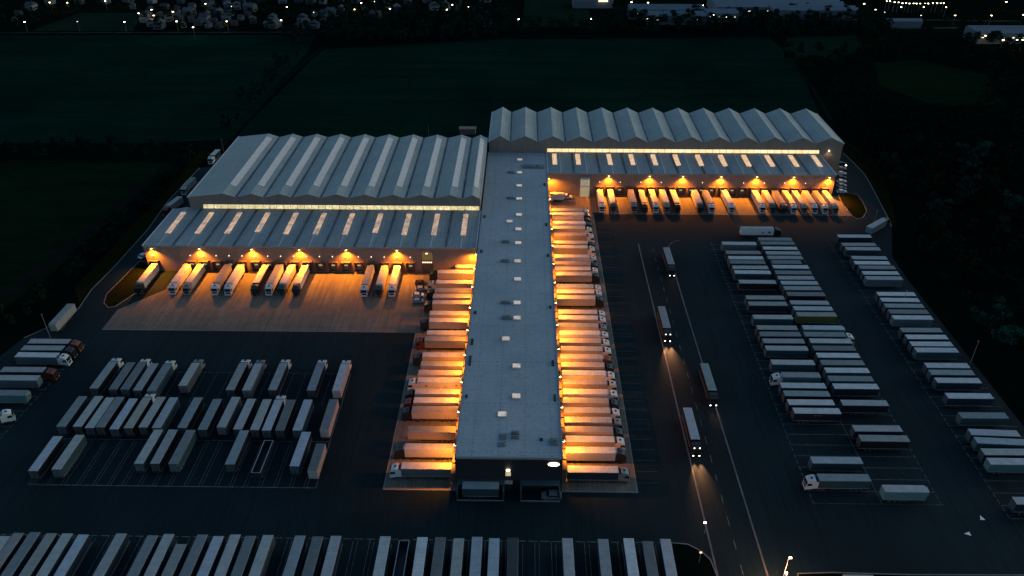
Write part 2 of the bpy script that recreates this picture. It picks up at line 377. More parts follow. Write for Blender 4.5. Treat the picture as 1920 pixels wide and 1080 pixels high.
for i, (yy, e) in enumerate(zip(rs, fl)):
    wall_lamp(10.85, yy, 9.3, 90, f'orange lamp on east side wall of long central hall, {nth(i+1)} from the front', LAMP_W * .50 * e, 'orange lamps on the east side of the central hall', 1.0, 30, 132)
wall_lamp(-17.35, 262, 9.6, -90, 'orange lamp in the corner where central hall meets left dock wall', LAMP_W * .7)
wall_lamp(10.85, 333, 9.6, 90, 'orange lamp in the corner where central hall meets right dock wall', LAMP_W * .7)

# ================================================================== BUILDINGS
def dock_doors(parent, spots, axis, wallc, wall_dir, trailers=True, projecting=1.2):
    """ shelters at positions along a wall; axis 'x': wall runs along x at y=wallc facing -Y; axis 'y': wall runs along y facing wall_dir """
    def tr(b):
        if axis == 'x': return b
        vs = []
        for (x, y, z) in b.v: vs.append((wallc - y * wall_dir, x, z))
        b.v = vs
        if wall_dir > 0: b.f = [tuple(reversed(f)) for f in b.f]
        return b
    base = wallc if axis == 'x' else 0
    for s in spots:
        fr = MB()
        d = projecting
        fr.box(s - 1.75, s - 1.42, base - d, base - .002, 1.1, 4.75); fr.box(s + 1.42, s + 1.75, base - d, base - .002, 1.1, 4.75)
        fr.box(s - 1.85, s + 1.85, base - d - .1, base - .002, 4.755, 5.0)
        fo = tr(fr).build('dock_shelter', BM['frame'], parent)
        dr = MB(); dr.box(s - 1.41, s + 1.41, base - .12, base - .003, 1.12, 4.7, 0); dr.box(s - .75, s + .55, base - .16, base - .125, 2.9, 3.5, 1)
        tr(dr).build('door', [BM['door'], BM['doorglow']], parent)
        bp = MB(); bp.box(s - 1.5, s - 1.1, base - .45, base - .004, .5, 1.05); bp.box(s + 1.1, s + 1.5, base - .45, base - .004, .5, 1.05); bp.box(s - 1.0, s + 1.0, base - .3, base - .005, .75, 1.0)
        tr(bp).build('bumper', BM['rubber'], parent)
def gable_hall(name, label, x0, x1, y0, y1, eave, ridge, valleys, off=.56, roofmat=None, front_flat=False, wall=None, back=True):
    t = empty(name, ((x0 + x1) / 2, y0, 0)); tag(t, label, 'warehouse'); ox, oy = t.location.x, t.location.y
    xs = []
    step = valleys[3] - valleys[2]
    for a, b_ in zip(valleys[:-1], valleys[1:]): xs += [(a, 0), (b_ - step * (1 - off) if b_ - a > step * 1.2 else a + (b_ - a) * off, 1)]
    xs.append((valleys[-1], 0))
    P = [(x - ox, eave + h * ridge) for x, h in xs]; Pf = [(x - ox, eave + (0 if front_flat else h * ridge)) for x, h in xs]
    D = y1 - y0
    wb = MB()
    n = len(P)
    # walls with gabled tops, stopping 5 cm below the sheets
    for (prof, yy, flip) in ((Pf, 0, False), (P, D, True)):
        for (xa, za), (xb, zb) in zip(prof[:-1], prof[1:]):
            q = [(xa, yy, 0), (xb, yy, 0), (xb, yy, zb - .05), (xa, yy, za - .05)]
            wb.add(q, [(0, 1, 2, 3)] if not flip else [(3, 2, 1, 0)])
    for xx, flip in ((x0 - ox, False), (x1 - ox, True)):
        q = [(xx, 0, 0), (xx, D, 0), (xx, D, eave - .05), (xx, 0, eave - .05)]
        wb.add(q, [(3, 2, 1, 0)] if not flip else [(0, 1, 2, 3)])
    wb.build('wall', wall or BM['wall'], t)
    rb = MB()
    for i in range(n - 1):
        (xa, za), (xb, zb) = P[i], P[i + 1]; (fa, fza), (fb, fzb) = Pf[i], Pf[i + 1]
        rb.add([(fa, -.25, fza), (fb, -.25, fzb), (xb, D + .25, zb), (xa, D + .25, za)], [(0, 1, 2, 3)])
        rb.add([(fa, -.25, fza - .12), (fb, -.25, fzb - .12), (fb, -.25, fzb), (fa, -.25, fza)], [(0, 1, 2, 3)])
        rb.add([(xb, D + .25, zb - .12), (xa, D + .25, za - .12), (xa, D + .25, za), (xb, D + .25, zb)], [(0, 1, 2, 3)])
    rf = rb.build('roof', roofmat, t)
    for vx in valleys[1:-1]:
        gb = MB(); zt = eave + .045
        gb.add([(vx - ox - .4, -.2, zt + .12), (vx - ox + .4, -.2, zt + .12), (vx - ox + .4, D + .2, zt + .12), (vx - ox - .4, D + .2, zt + .12)], [(0, 1, 2, 3)])
        gb.build('gutter', BM['gutter'], rf)
    rdg = MB()
    for i in range(1, n, 2):
        (xa, za), (fa, fza) = P[i], Pf[i]
        rdg.add([(fa - .22, -.26, fza + .03), (fa + .22, -.26, fza + .03), (xa + .22, D + .26, za + .04), (xa - .22, D + .26, za + .04)], [(0, 1, 2, 3)])
    rdg.build('ridge_cap', BM['trim_light'], rf)
    # edge trims
    e = MB()
    for xx in (x0 - ox, x1 - ox): e.box(xx - .25, xx + .25, -.3, D + .3, eave - .3, eave + .22)
    e.build('edge_trim', BM['trim_light'], rf)
    return t, rf, P, D, ox, oy

# --- left high hall
LHx0, LHx1 = -139.0, -17.9
bay = 11.72
vl = [LHx0]
x = -17.9 - .62 * bay
tmp = []
while x > LHx0 + bay * .9: tmp.append(x); x -= bay
vl += tmp[::-1]; vl.append(LHx1)
t, rf, P, D, ox, oy = gable_hall('warehouse', 'wide grey ridged warehouse with pale skylight strips, behind the left dock hall', LHx0, LHx1, 295.5, 363.5, 17.0, 1.7, vl, .57, BM['sheet_roof'])
for i in range(len(vl) - 1):
    a, b_ = vl[i], vl[i + 1]; wd = min(b_ - a, bay) * .43; xr = b_ - wd
    s0, s1 = .08, min(2.5, wd * .62)
    zf = lambda s: 17.0 + 1.7 * (1 - s / wd)
    sb = MB()
    sb.add([(xr + s0 - ox, 8.5, zf(s0) + .22), (xr + s1 - ox, 8.5, zf(s1) + .22), (xr + s1 - ox, 64, zf(s1) + .22), (xr + s0 - ox, 64, zf(s0) + .22),
            (xr + s0 - ox, 8.5, zf(s0) + .02), (xr + s1 - ox, 8.5, zf(s1) + .02), (xr + s1 - ox, 64, zf(s1) + .02), (xr + s0 - ox, 64, zf(s0) + .02)],
           [(0, 1, 2, 3), (4, 5, 1, 0), (5, 6, 2, 1), (7, 4, 0, 3)])
    sb.build('skylight', BM['skylight_dim'], rf)
# lit clerestory, its lean shaped so the glow reaches the wall above
cl = MB(); cl.add([(-133.2 - ox, -.75, 12.1), (-18.3 - ox, -.75, 12.1), (-18.3 - ox, -.05, 13.6), (-133.2 - ox, -.05, 13.6)], [(0, 1, 2, 3)])
cl.build('clerestory', BM['clerestory'], t)
cc = MB(); cc.box(-133.4 - ox, -18.1 - ox, -.12, -.02, 13.64, 13.85); cc.build('cornice', BM['trim'], t)

# --- left low hall
vl = [-146.1 + i * 11.65 for i in range(12)]; vl[-1] = -17.9
t, rf, P, D, ox, oy = gable_hall('dock_hall', 'low left dock hall with wavy roof and a row of loading doors', -146.1, -17.9, LH_Y, 295.3, 11.3, .95, vl, .5, BM['sheet_dark'], True)
for i in range(11):
    xc = vl[i] + 5.825 + .2; y0_, y1_ = 9.5, 27.0
    if i in (3, 7): y0_ = 11
    f_ = lambda yy: 11.3 + .95 * (yy / D) * .97 + .16
    sb = MB(); sb.add([(xc - 1.0 - ox, y0_, f_(y0_)), (xc + 1.0 - ox, y0_, f_(y0_)), (xc + 1.0 - ox, y1_, f_(y1_)), (xc - 1.0 - ox, y1_, f_(y1_)),
                       (xc - 1.0 - ox, y0_, 11.3), (xc + 1.0 - ox, y0_, 11.3), (xc + 1.0 - ox, y1_, 11.4), (xc - 1.0 - ox, y1_, 11.4)], [(0, 1, 2, 3), (4, 5, 1, 0), (5, 6, 2, 1), (7, 4, 0, 3)])
    sb.build('skylight', BM['roof_lit'], rf)
fa = MB(); fa.box(-146.3 - ox, -18.0 - ox, -.34, -.27, 10.75, 11.34); fa.build('fascia', BM['trim'], t)
docksL = [at(290 + 0, 505, 1.5)[0]] + [at(771 - 24.15 * k, 505, 1.5)[0] for k in range(18)][::-1]
wp = bpy.data.objects  # door builder works in hall coordinates
dock_doors(t, [s - ox for s in docksL], 'x', 0, 1)
for s in docksL:
    b = MB(); b.box(s - ox - .12, s - ox + .12, -.3, -.004, 6.9, 7.15); b.build('dock_light', SMALL_GLOW, t)
# roller door with grille above, near the central hall
s = at(803, 500, 2)[0] - ox
b = MB(); b.box(s - 2.2, s + 2.2, -.2, -.01, .1, 5.6); b.build('roller_door', BM['door'], t)
b = MB(); b.box(s - 2.0, s + 2.0, -.15, -.01, 5.7, 9.2); b.build('stair_glazing', plain('dim_glazing', (.13, .12, .06), .3, emit=(.8, .5, .15), es=.10), t)
b = MB(); b.box(s - .5, s + .3, -.35, -.155, 8.6, 8.9); b.build('dock_light', SMALL_GLOW, t)
b = MB()
for k in range(5): b.box(s - 1.9 + k * .8, s - 1.5 + k * .8, -.25, -.205, 4.6, 5.1)
b.build('door_window', SMALL_GLOW, t)

# --- right high hall (spans behind the central hall too)
vr = [-16.9, -6.6] + [-6.6 + i * 13.25 for i in range(1, 13)]
vr = [v_ for v_ in vr if v_ < 146]; vr.append(152.8)
t, rf, P, D, ox, oy = gable_hall('warehouse', 'tall back right warehouse with a row of sharp grey gabled roofs', -16.9, 152.8, 359.6, 401.0, 17.0, 2.9, vr, .55, BM['sheet_roof'])
cl = MB(); cl.add([(11.2 - ox, -.75, 12.1), (141.8 - ox, -.75, 12.1), (141.8 - ox, -.05, 13.55), (11.2 - ox, -.05, 13.55)], [(0, 1, 2, 3)])  # band tilted outward so that it lights the wall above
cl.build('clerestory', BM['clerestory_r'], t)
# --- right low hall
vr2 = [11.1, 23.3] + [23.3 + (142.5 - 23.3) * i / 10.0 for i in range(1, 11)]
vr2 = [11.1 + (142.5 - 11.1) * i / 11 for i in range(12)]
t2, rf2, P2, D2, ox2, oy2 = gable_hall('dock_hall', 'low right dock hall with glowing skylights and loading doors', 11.1, 142.5, RH_Y, 359.4, 11.3, .95, vr2, .5, BM['sheet_dark'], True)
sk = [1040, 1084, 1143, 1185, 1227, 1269, 1311.5, 1355, 1399, 1442.5, 1487, 1530]
for u in sk:
    xc = at(u, 300, 11.9)[0]
    y0_, y1_ = 9.0, 20.8
    f_ = lambda yy: 11.3 + .95 * (yy / D2) * .97 + .18
    sb = MB(); sb.add([(xc - 1.05 - ox2, y0_, f_(y0_)), (xc + 1.05 - ox2, y0_, f_(y0_)), (xc + 1.05 - ox2, y1_, f_(y1_)), (xc - 1.05 - ox2, y1_, f_(y1_)),
                       (xc - 1.05 - ox2, y0_, 11.3), (xc + 1.05 - ox2, y0_, 11.3), (xc + 1.05 - ox2, y1_, 11.4), (xc - 1.05 - ox2, y1_, 11.4)], [(0, 1, 2, 3), (4, 5, 1, 0), (5, 6, 2, 1), (7, 4, 0, 3)])
    sb.build('skylight', BM['roof_lit_r'], rf2)
fa = MB(); fa.box(11.3 - ox2, 142.7 - ox2, -.34, -.27, 10.75, 11.34); fa.build('fascia', BM['trim'], t2)
docksR = [at(1123.5 + 19.05 * k, 357, 2.6)[0] for k in range(23)]
dock_doors(t2, [s - ox2 for s in docksR], 'x', 0, 1)
for s in docksR[::2]:
    b = MB(); b.box(s - ox2 - .12, s - ox2 + .12, -.3, -.004, 6.9, 7.15); b.build('dock_light', SMALL_GLOW, t2)
s = at(1096, 350, 4)[0] - ox2
b = MB(); b.box(s - 2.1, s + 2.1, -1.4, -.01, .1, 8.6); b.build('stair_tower', BM['glassblock'], t2)
b = MB(); b.box(s - 1.5, s + 1.5, -1.3, -.02, 8.602, 9.3); b.box(s - 2.2, s + 2.2, -1.5, -1.405, 5.2, 5.5); b.build('stair_cap', BM['trim_light'], t2)
# lamp on the far end wall of the right hall
tl = empty('wall_lamp', (146.5, 359.55, 13.3)); tag(tl, 'pale wall lamp on the blank gable end beside right dock hall', 'wall lamp')
b = MB(); b.box(-.25, .25, -.5, 0, -.1, .2); b.build('lamp_head', glow('pale_lamp', (1, .75, .42), 6), tl)
spot(tl, (0, -.9, -.2), 420, 10, color=(1, .62, .28), size=160)
for yy in (352, 372):
    tl = empty('wall_lamp', (152.85, yy, 9.0), R(90)); tag(tl, f'amber wall lamp on right outer wall, {"nearer" if yy < 360 else "farther"} one', 'wall lamp')
    b = MB(); b.box(-.2, .2, -.5, 0, -.1, .2); b.build('lamp_head', LAMP_GLOW, tl); spot(tl, (0, -.9, -.2), 500, 14, color=(1, .5, .15))

# --- central spine hall
SX0, SX1, SY0, SY1, SZ = -17.3, 10.8, 151.0, 359.4, 11.5
t = empty('central_hall', ((SX0 + SX1) / 2, SY0, 0)); tag(t, 'very long flat roofed central hall with trucks docked along both sides', 'warehouse'); ox, oy = t.location.x, t.location.y
b = MB(); b.box(SX0 - ox, SX1 - ox, .0, SY1 - oy, 0, SZ - .42); b.build('wall', BM['wall'], t)
b = MB(); b.box(SX0 - ox + .02, SX1 - ox - .02, -.12, -.004, .0, SZ - .15); b.build('front_facade', BM['wall_dark'], t)
b = MB(); b.box(SX0 - ox + .3, SX1 - ox - .3, .3, SY1 - oy, SZ - .418, SZ); rf = b.build('roof', BM['flat_roof'], t)
b = MB(); b.box(SX0 - ox - .05, SX0 - ox + .299, -.05, SY1 - oy, SZ - .417, SZ + .22); b.box(SX1 - ox - .299, SX1 - ox + .05, -.05, SY1 - oy, SZ - .417, SZ + .22)
b.box(SX0 - ox + .30, SX1 - ox - .30, -.13, .299, SZ - .417, SZ + .22); b.build('parapet', BM['trim'], t)
domes = [(975, 275), (974.5, 299), (974, 323), (973.5, 347.5), (973.5, 372), (973, 402), (955.5, 414.5), (972, 429), (971.5, 455), (970.5, 489), (970.5, 523), (969.5, 567), (969.5, 595.5), (948.5, 634.5), (968.5, 685.5), (968, 742), (941.5, 776)]
for (u, v_) in domes:
    x, y_ = at(u, v_, SZ + .5); x -= ox; y_ -= oy
    cb = MB(); cb.box(x - 1.25, x + 1.25, y_ - 1.0, y_ + 1.0, SZ + .001, SZ + .35); so_ = cb.build('skylight_kerb', BM['trim_light'], rf)
    db = MB(); db.box(x - 1.15, x + 1.15, y_ - .9, y_ + .9, SZ + .351, SZ + .62); bevel(db.build('skylight', BM['dome'], rf), .2)
units_and_stains = [(943, 818, .96, 1.2), (941, 832, .96, .9), (966, 812, 1.1, .5), (966, 820, 1.1, .4), (1015, 823, .8, .8), (1048, 828, 1.1, 1.2), (950, 595, 1.6, .9), (948, 567, 1.7, .6), (947, 489, 1.6, .8), (948, 453, 1.6, .7), (957, 371, 1.7, .5),
         (958, 323, 1.6, .6), (1000, 312, 5.0, 1.8), (880, 675, .6, 3.5), (873, 742, .6, 1), (886, 585, .8, 1.2), (1040, 680, .7, 2), (1036, 575, .7, 1.2), (893, 470, .7, 1.4), (1022, 345, .8, 2), (1026, 420, .8, 1.8), (1030, 478, .7, 1.6), (885, 640, .7, 2.4), (899, 405, .6, 1.6), (1043, 745, .5, 2.2)]
for (u, v_, a, b2) in units_and_stains:
    if a < .95: a *= .55; b2 *= .7  # narrow ones are low dark boxes standing in for roof stains
    x, y_ = at(u, v_, SZ + .3); x = max(SX0 + 1.1 + a, min(SX1 - 1.1 - a, x)) - ox; y_ -= oy
    hh = .9 if a > 1 else .35
    ub = MB(); ub.box(x - a, x + a, y_ - b2, y_ + b2, SZ + .002, SZ + hh * .6); ub.box(x - a * .7, x - a * .1, y_ - b2 * .6, y_ + b2 * .6, SZ + hh * .601, SZ + hh); ub.cyl((x + a * .4, y_, SZ + hh * .6), (x + a * .4, y_, SZ + hh * 1.3), min(a, b2) * .35, n=10)
    ub.build('roof_unit_or_stain', BM['unit'] if a > .9 else BM['rubber'], rf)
docksE = [162.6 - 7.3 + 4.27 * k for k in range(41)]; docksE = [d for d in docksE if d < 318]
docksW = [153.5 + 4.27 * k for k in range(26)]
def dock_side(spots, wx, sgn):
    for yy in spots:
        fr = MB(); d = 1.25
        def bx(m_, a0_, a1_, b0_, b1_, z0_, z1_):
            xs_ = sorted((wx + sgn * a0_ - ox, wx + sgn * a1_ - ox)); m_.box(xs_[0], xs_[1], b0_ - oy, b1_ - oy, z0_, z1_)
        bx(fr, .002, d, yy - 1.72, yy - 1.42, 1.1, 4.7); bx(fr, .002, d, yy + 1.42, yy + 1.72, 1.1, 4.7); bx(fr, .002, d + .1, yy - 1.8, yy + 1.8, 4.705, 4.95)
        fr.build('dock_shelter', BM['frame'], t)
dock_side(docksE, SX1, 1); dock_side(docksW, SX0, -1)
# front: oval lit sign, lit entrance, two low canopies
b = MB(); n_ = 24; x, y_ = 8.45 - ox, -.16
zc = 9.6
ring = [(x + 1.5 * math.cos(2 * math.pi * i / n_), zc + .62 * math.sin(2 * math.pi * i / n_)) for i in range(n_)]
b.prism(ring, -.32, -.13); b.build('sign', BM['sign_white'], t)
b = MB(); b.box(-.9 - 0.2, .9 - .2, -.5, -.13, .0, 3.0); b.build('entrance_door', BM['rubber'], t)
b = MB(); b.box(-.9, .5, -.2, -.125, 5.2, 6.6); b.build('window', lit_mat('lit_office_window', (.2, .15, .05), (.8, .6, .3), .7, 2.0), t)
b = MB(); b.box(-.7, .3, -.6, -.13, 7.3, 7.6); b.build('dock_light', glow('door_lamp', (1, .85, .55), 4), t)
b = MB(); b.box(-1.2, 1.0, -1.4, -.13, 3.4, 3.6); b.build('door_canopy', BM['trim'], t)
for (xa, xb) in ((-16.9, -4.4), (-.2, 10.3)):
    b = MB(); b.box(xa - ox, xb - ox, -2.1, -.13, 3.6, 3.85); b.build('canopy', BM['teal'], t)
    b = MB()
    for xx in (xa + .2, xb - .2): b.box(xx - ox - .2, xx - ox + .2, -4.3, -.14, 0, 3.59)
    b.box(xa - ox, xb - ox, -4.5, -4.32, 0, .5); b.build('dock_wall', BM['teal'], t)
    b = MB(); b.box(xa - ox + .1, xb - ox - .1, -4.52, -4.32, .502, .62); b.build('rail', BM['trim'], t)
for k, (xx, zz) in enumerate(((-14.9, 2.2), (-6.4, 2.9))):
    b = MB(); b.box(xx - ox - .2, xx - ox + .2, -2.35, -2.12, zz, zz + .3); b.build('dock_light', glow('bay_lamp', (.8, .9, .75), .9), t)

# ================================================================== VEHICLES
def tone_mat(name, attr, rough, bands=0, spec=.4, dirt=.45):
    m, n, l, b = new_mat(name)
    a = n.new("ShaderNodeAttribute"); a.attribute_type = 'OBJECT'; a.attribute_name = attr
    rnd = n.new("ShaderNodeObjectInfo").outputs['Random']
    tc = n.new("ShaderNodeTexCoord").outputs['Object']
    va = n.new("ShaderNodeVectorMath"); va.operation = 'ADD'; l.new(tc, va.inputs[0]); cmb = n.new("ShaderNodeCombineXYZ"); l.new(mth(n, l, 'MULTIPLY', rnd, 90), cmb.inputs[0]); l.new(cmb.outputs[0], va.inputs[1])
    nz = ramp(n, l, noise(n, l, .55, 7, vec=va.outputs[0], rough=.7), .4, .75)
    c = mixc(n, l, mth(n, l, 'MULTIPLY', nz, dirt), a.outputs['Color'], mixc(n, l, 1.0, a.outputs['Color'], (.45, .45, .42), 'MULTIPLY'))
    s = n.new("ShaderNodeSeparateXYZ"); l.new(tc, s.inputs[0])
    if bands:
        c = mixc(n, l, mth(n, l, 'MULTIPLY', line(n, l, s.outputs[0], bands, .10, 50), .35), c, mixc(n, l, 1.0, a.outputs['Color'], (.4, .4, .4), 'MULTIPLY'))
    l.new(c, b.inputs['Base Color']); b.inputs['Roughness'].default_value = rough; b.inputs['Specular IOR Level'].default_value = spec
    return m
VROOF = tone_mat('cargo_roof', 'roof_tone', .55, 1.13, .3, .6)
VSIDE = tone_mat('cargo_side', 'side_tone', .5, .85, .35, .35)
VCAB = tone_mat('cab_paint', 'side_tone', .3, 0, .5, .15)
TYRE = plain('tyre_rubber', (.015, .015, .016), .85)
CHAS = plain('chassis_steel', (.025, .026, .028), .6)
GLASS = plain('dark_glass', (.008, .012, .016), .08, spec=.8)
RAIL = plain('aluminium_rail', (.30, .31, .32), .4, metal=.4)
DOORM = tone_mat('cargo_door', 'side_tone', .5, 1.25, .3, .5)
def cargo_mesh(L, h=2.85):
    b = MB(); z0 = 1.15; z1 = z0 + h
    b.box(-L / 2, L / 2, -1.26, 1.26, z0, z1 - .03, 1)
    b.add([(-L / 2 + .06, -1.2, z1 - .0), (L / 2 - .06, -1.2, z1), (L / 2 - .06, 1.2, z1), (-L / 2 + .06, 1.2, z1),
           (-L / 2, -1.26, z1 - .03), (L / 2, -1.26, z1 - .03), (L / 2, 1.26, z1 - .03), (-L / 2, 1.26, z1 - .03)],
          [(0, 1, 2, 3), (4, 5, 1, 0), (5, 6, 2, 1), (6, 7, 3, 2), (7, 4, 0, 3)], 0)
    for s in (-1, 1):      # side rails and posts
        b.box(-L / 2, L / 2, s * 1.275 - .015, s * 1.275 + .015, z1 - .16, z1 - .035, 2); b.box(-L / 2, L / 2, s * 1.275 - .015, s * 1.275 + .015, z0 - .05, z0 + .1, 2)
    b.box(L / 2 + .001, L / 2 + .06, -1.2, 1.2, z0 + .1, z1 - .1, 1)
    return b.mesh('cargo_box', [VROOF, VSIDE, RAIL])
def open_mesh(L):
    b = MB(); z0, z1 = 1.15, 3.3
    b.box(-L / 2, L / 2, -1.26, 1.26, z0, z0 + .15, 1)
    for s in (-1, 1): b.box(-L / 2, L / 2, s * 1.2 - .06, s * 1.2 + .06, z0 + .151, z1, 1); b.box(-L / 2, L / 2, s * 1.2 - .09, s * 1.2 + .09, z1 + .001, z1 + .1, 2)
    for s in (-1, 1): b.box(s * (L / 2 - .06) - .06, s * (L / 2 - .06) + .06, -1.13, 1.13, z0 + .151, z1, 1); b.box(s * (L / 2 - .06) - .06, s * (L / 2 - .06) + .06, -1.1, 1.1, z1 + .002, z1 + .1, 2)
    return b.mesh('cargo_box', [VROOF, VSIDE, RAIL])
def door_mesh(h=2.85):
    b = MB()
    for s in (-1, 1): b.box(-.06, -.001, s * .62 - .58, s * .62 + .58, 1.22, 1.15 + h - .12)
    for yy in (-.9, -.35, .35, .9): b.cyl((-.09, yy, 1.25), (-.09, yy, 3.8), .03, n=6, mi=1)
    return b.mesh('rear_door', [DOORM, RAIL])
def chassis_mesh(L):
    b = MB()
    for s in (-1, 1): b.box(-L / 2 + .1, L / 2 - .3, s * .45 - .08, s * .45 + .08, .82, 1.09)
    b.box(-L / 2, -L / 2 + .12, -1.2, 1.2, .5, .72)
    for s in (-1, 1):
        b.box(-L / 2 + 4.9, L / 2 - 3.6, s * 1.18 - .03, s * 1.18 + .03, .5, .62); b.box(-L / 2 + 4.9, L / 2 - 3.6, s * 1.18 - .03, s * 1.18 + .03, .78, .9)
    b.box(-.4, 1.6, -1.15, -.65, .45, .95)
    for k in range(3): b.cyl((-L / 2 + 1.9 + 1.31 * k, -.9, .5), (-L / 2 + 1.9 + 1.31 * k, .9, .5), .09, n=6)
    return b.mesh('trailer_chassis', CHAS)
def wheel_mesh():
    b = MB(); b.cyl((0, -.19, 0), (0, .19, 0), .51, n=14, mi=0); b.cyl((0, -.2, 0), (0, .2, 0), .27, n=10, mi=1); return b.mesh('wheel', [TYRE, CHAS])
def leg_mesh():
    b = MB(); b.box(-.07, .07, -.07, .07, .12, 1.1); b.box(-.18, .18, -.18, .18, .03, .12); return b.mesh('landing_leg', CHAS)
def cab_mesh():
    b = MB()      # x forward; cab from 0 to 2.3
    prof = [(0, .95), (2.25, .62), (2.38, 1.0), (2.36, 1.9), (2.12, 3.05), (1.95, 3.25), (.9, 3.72), (0, 3.80)]
    b.prism(prof, -1.22, 1.22, 0)
    b.box(2.37, 2.47, -1.22, 1.22, .38, .95, 0)
    b.box(2.365, 2.40, -.85, .85, 1.05, 1.72, 1)      # grille
    for s in (-1, 1):
        b.box(.9, 2.0, s * 1.225 - .012, s * 1.225 + .012, 1.95, 2.75, 1)      # side glass
        b.box(1.95, 2.15, s * 1.4 - .1, s * 1.4 + .1, 2.0, 2.75, 1)            # mirrors
        b.box(-.9, -.02, s * 1.2 - .03, s * 1.2 + .03, 1.0, 3.4, 0)             # side fairings
    b.box(.62, 1.15, -.33, .33, 3.60, 3.86, 1)       # roof hatch
    b.add([(2.13, -1.1, 3.06), (2.42, -1.1, 2.98), (2.42, 1.1, 2.98), (2.13, 1.1, 3.06)], [(0, 1, 2, 3), (3, 2, 1, 0)], 1)
    return b.mesh('cab', [VCAB, GLASS])
def screen_mesh():
    b = MB(); b.add([(2.375, -1.08, 1.95), (2.375, 1.08, 1.95), (2.15, 1.05, 3.0), (2.15, -1.05, 3.0)], [(0, 1, 2, 3)]); return b.mesh('windscreen', GLASS)
def head_mesh(m):
    b = MB(); b.box(2.46, 2.50, -.17, .17, .70, .92); return b.mesh('headlight', m)
def tractor_chassis_mesh():
    b = MB()
    for s in (-1, 1): b.box(-3.6, 1.8, s * .45 - .1, s * .45 + .1, .72, .95)
    for s in (-1, 1): b.cyl((-.6, s * .95, .72), (.2 - .9, s * .95, .72), .3, n=10); b.box(-2.2, -.9, s * 1.0 - .22, s * 1.0 + .22, .5, .98)
    b.cyl((-2.6, 0, .96), (-2.6, 0, 1.10), .5, n=12)
    return b.mesh('tractor_chassis', CHAS)
ME = dict(box={}, ch={}, open=open_mesh(12.6), door=door_mesh(), wheel=wheel_mesh(), leg=leg_mesh(), cab=cab_mesh(), screen=screen_mesh(), head=head_mesh(HEAD_OFF), headon=head_mesh(HEAD_GLOW), tch=tractor_chassis_mesh())
bb = MB(); bb.box(2.1, 2.2, -.12, .12, 3.28, 3.42); ME['marker'] = bb.mesh('marker_light', HEAD_GLOW)
_b = MB(); _b.box(.07, .5, -.95, .95, 2.5, 3.85); _b.box(.501, .53, -.7, .7, 2.7, 3.3, 1); ME['chill'] = _b.mesh('chiller_unit', [RAIL, CHAS])
def cargo(L):
    k = round(L, 1)
    if k not in ME['box']: ME['box'][k] = cargo_mesh(k); ME['ch'][k] = chassis_mesh(k)
    return ME['box'][k], ME['ch'][k]
TONES = {'w': (.42, .44, .45), 'g': (.28, .30, .305), 'd': (.15, .165, .175), 'b': (.29, .335, .38), 't': (.18, .225, .24), 'k': (.03, .04, .045), 'p': (.28, .265, .27), 'y': (.26, .265, .24)}
SIDES = {'n': (.010, .020, .036), 't': (.022, .050, .062), 'w': (.52, .52, .52), 'g': (.075, .085, .09), 'k': (.007, .009, .012), 'c': (.07, .15, .165), 'y': (.10, .11, .03), 'm': (.30, .27, .26), 'b': (.08, .115, .14)}  # livery colours darkened further, shade on upright sides put into the tone
CABS = {'w': (.46, .47, .48), 'k': (.012, .015, .018), 'r': (.11, .018, .01), 'g': (.14, .15, .16), 'o': (.16, .045, .015), 't': (.02, .05, .055), 'c': (.36, .33, .30)}
RN = {'w': 'white', 'g': 'grey', 'd': 'dark grey', 'b': 'pale blue', 't': 'teal grey', 'k': 'black', 'p': 'pinkish grey', 'y': 'beige'}
CN = {'w': 'white', 'k': 'black', 'r': 'dark red', 'g': 'grey', 'o': 'orange', 't': 'dark teal', 'c': 'cream'}
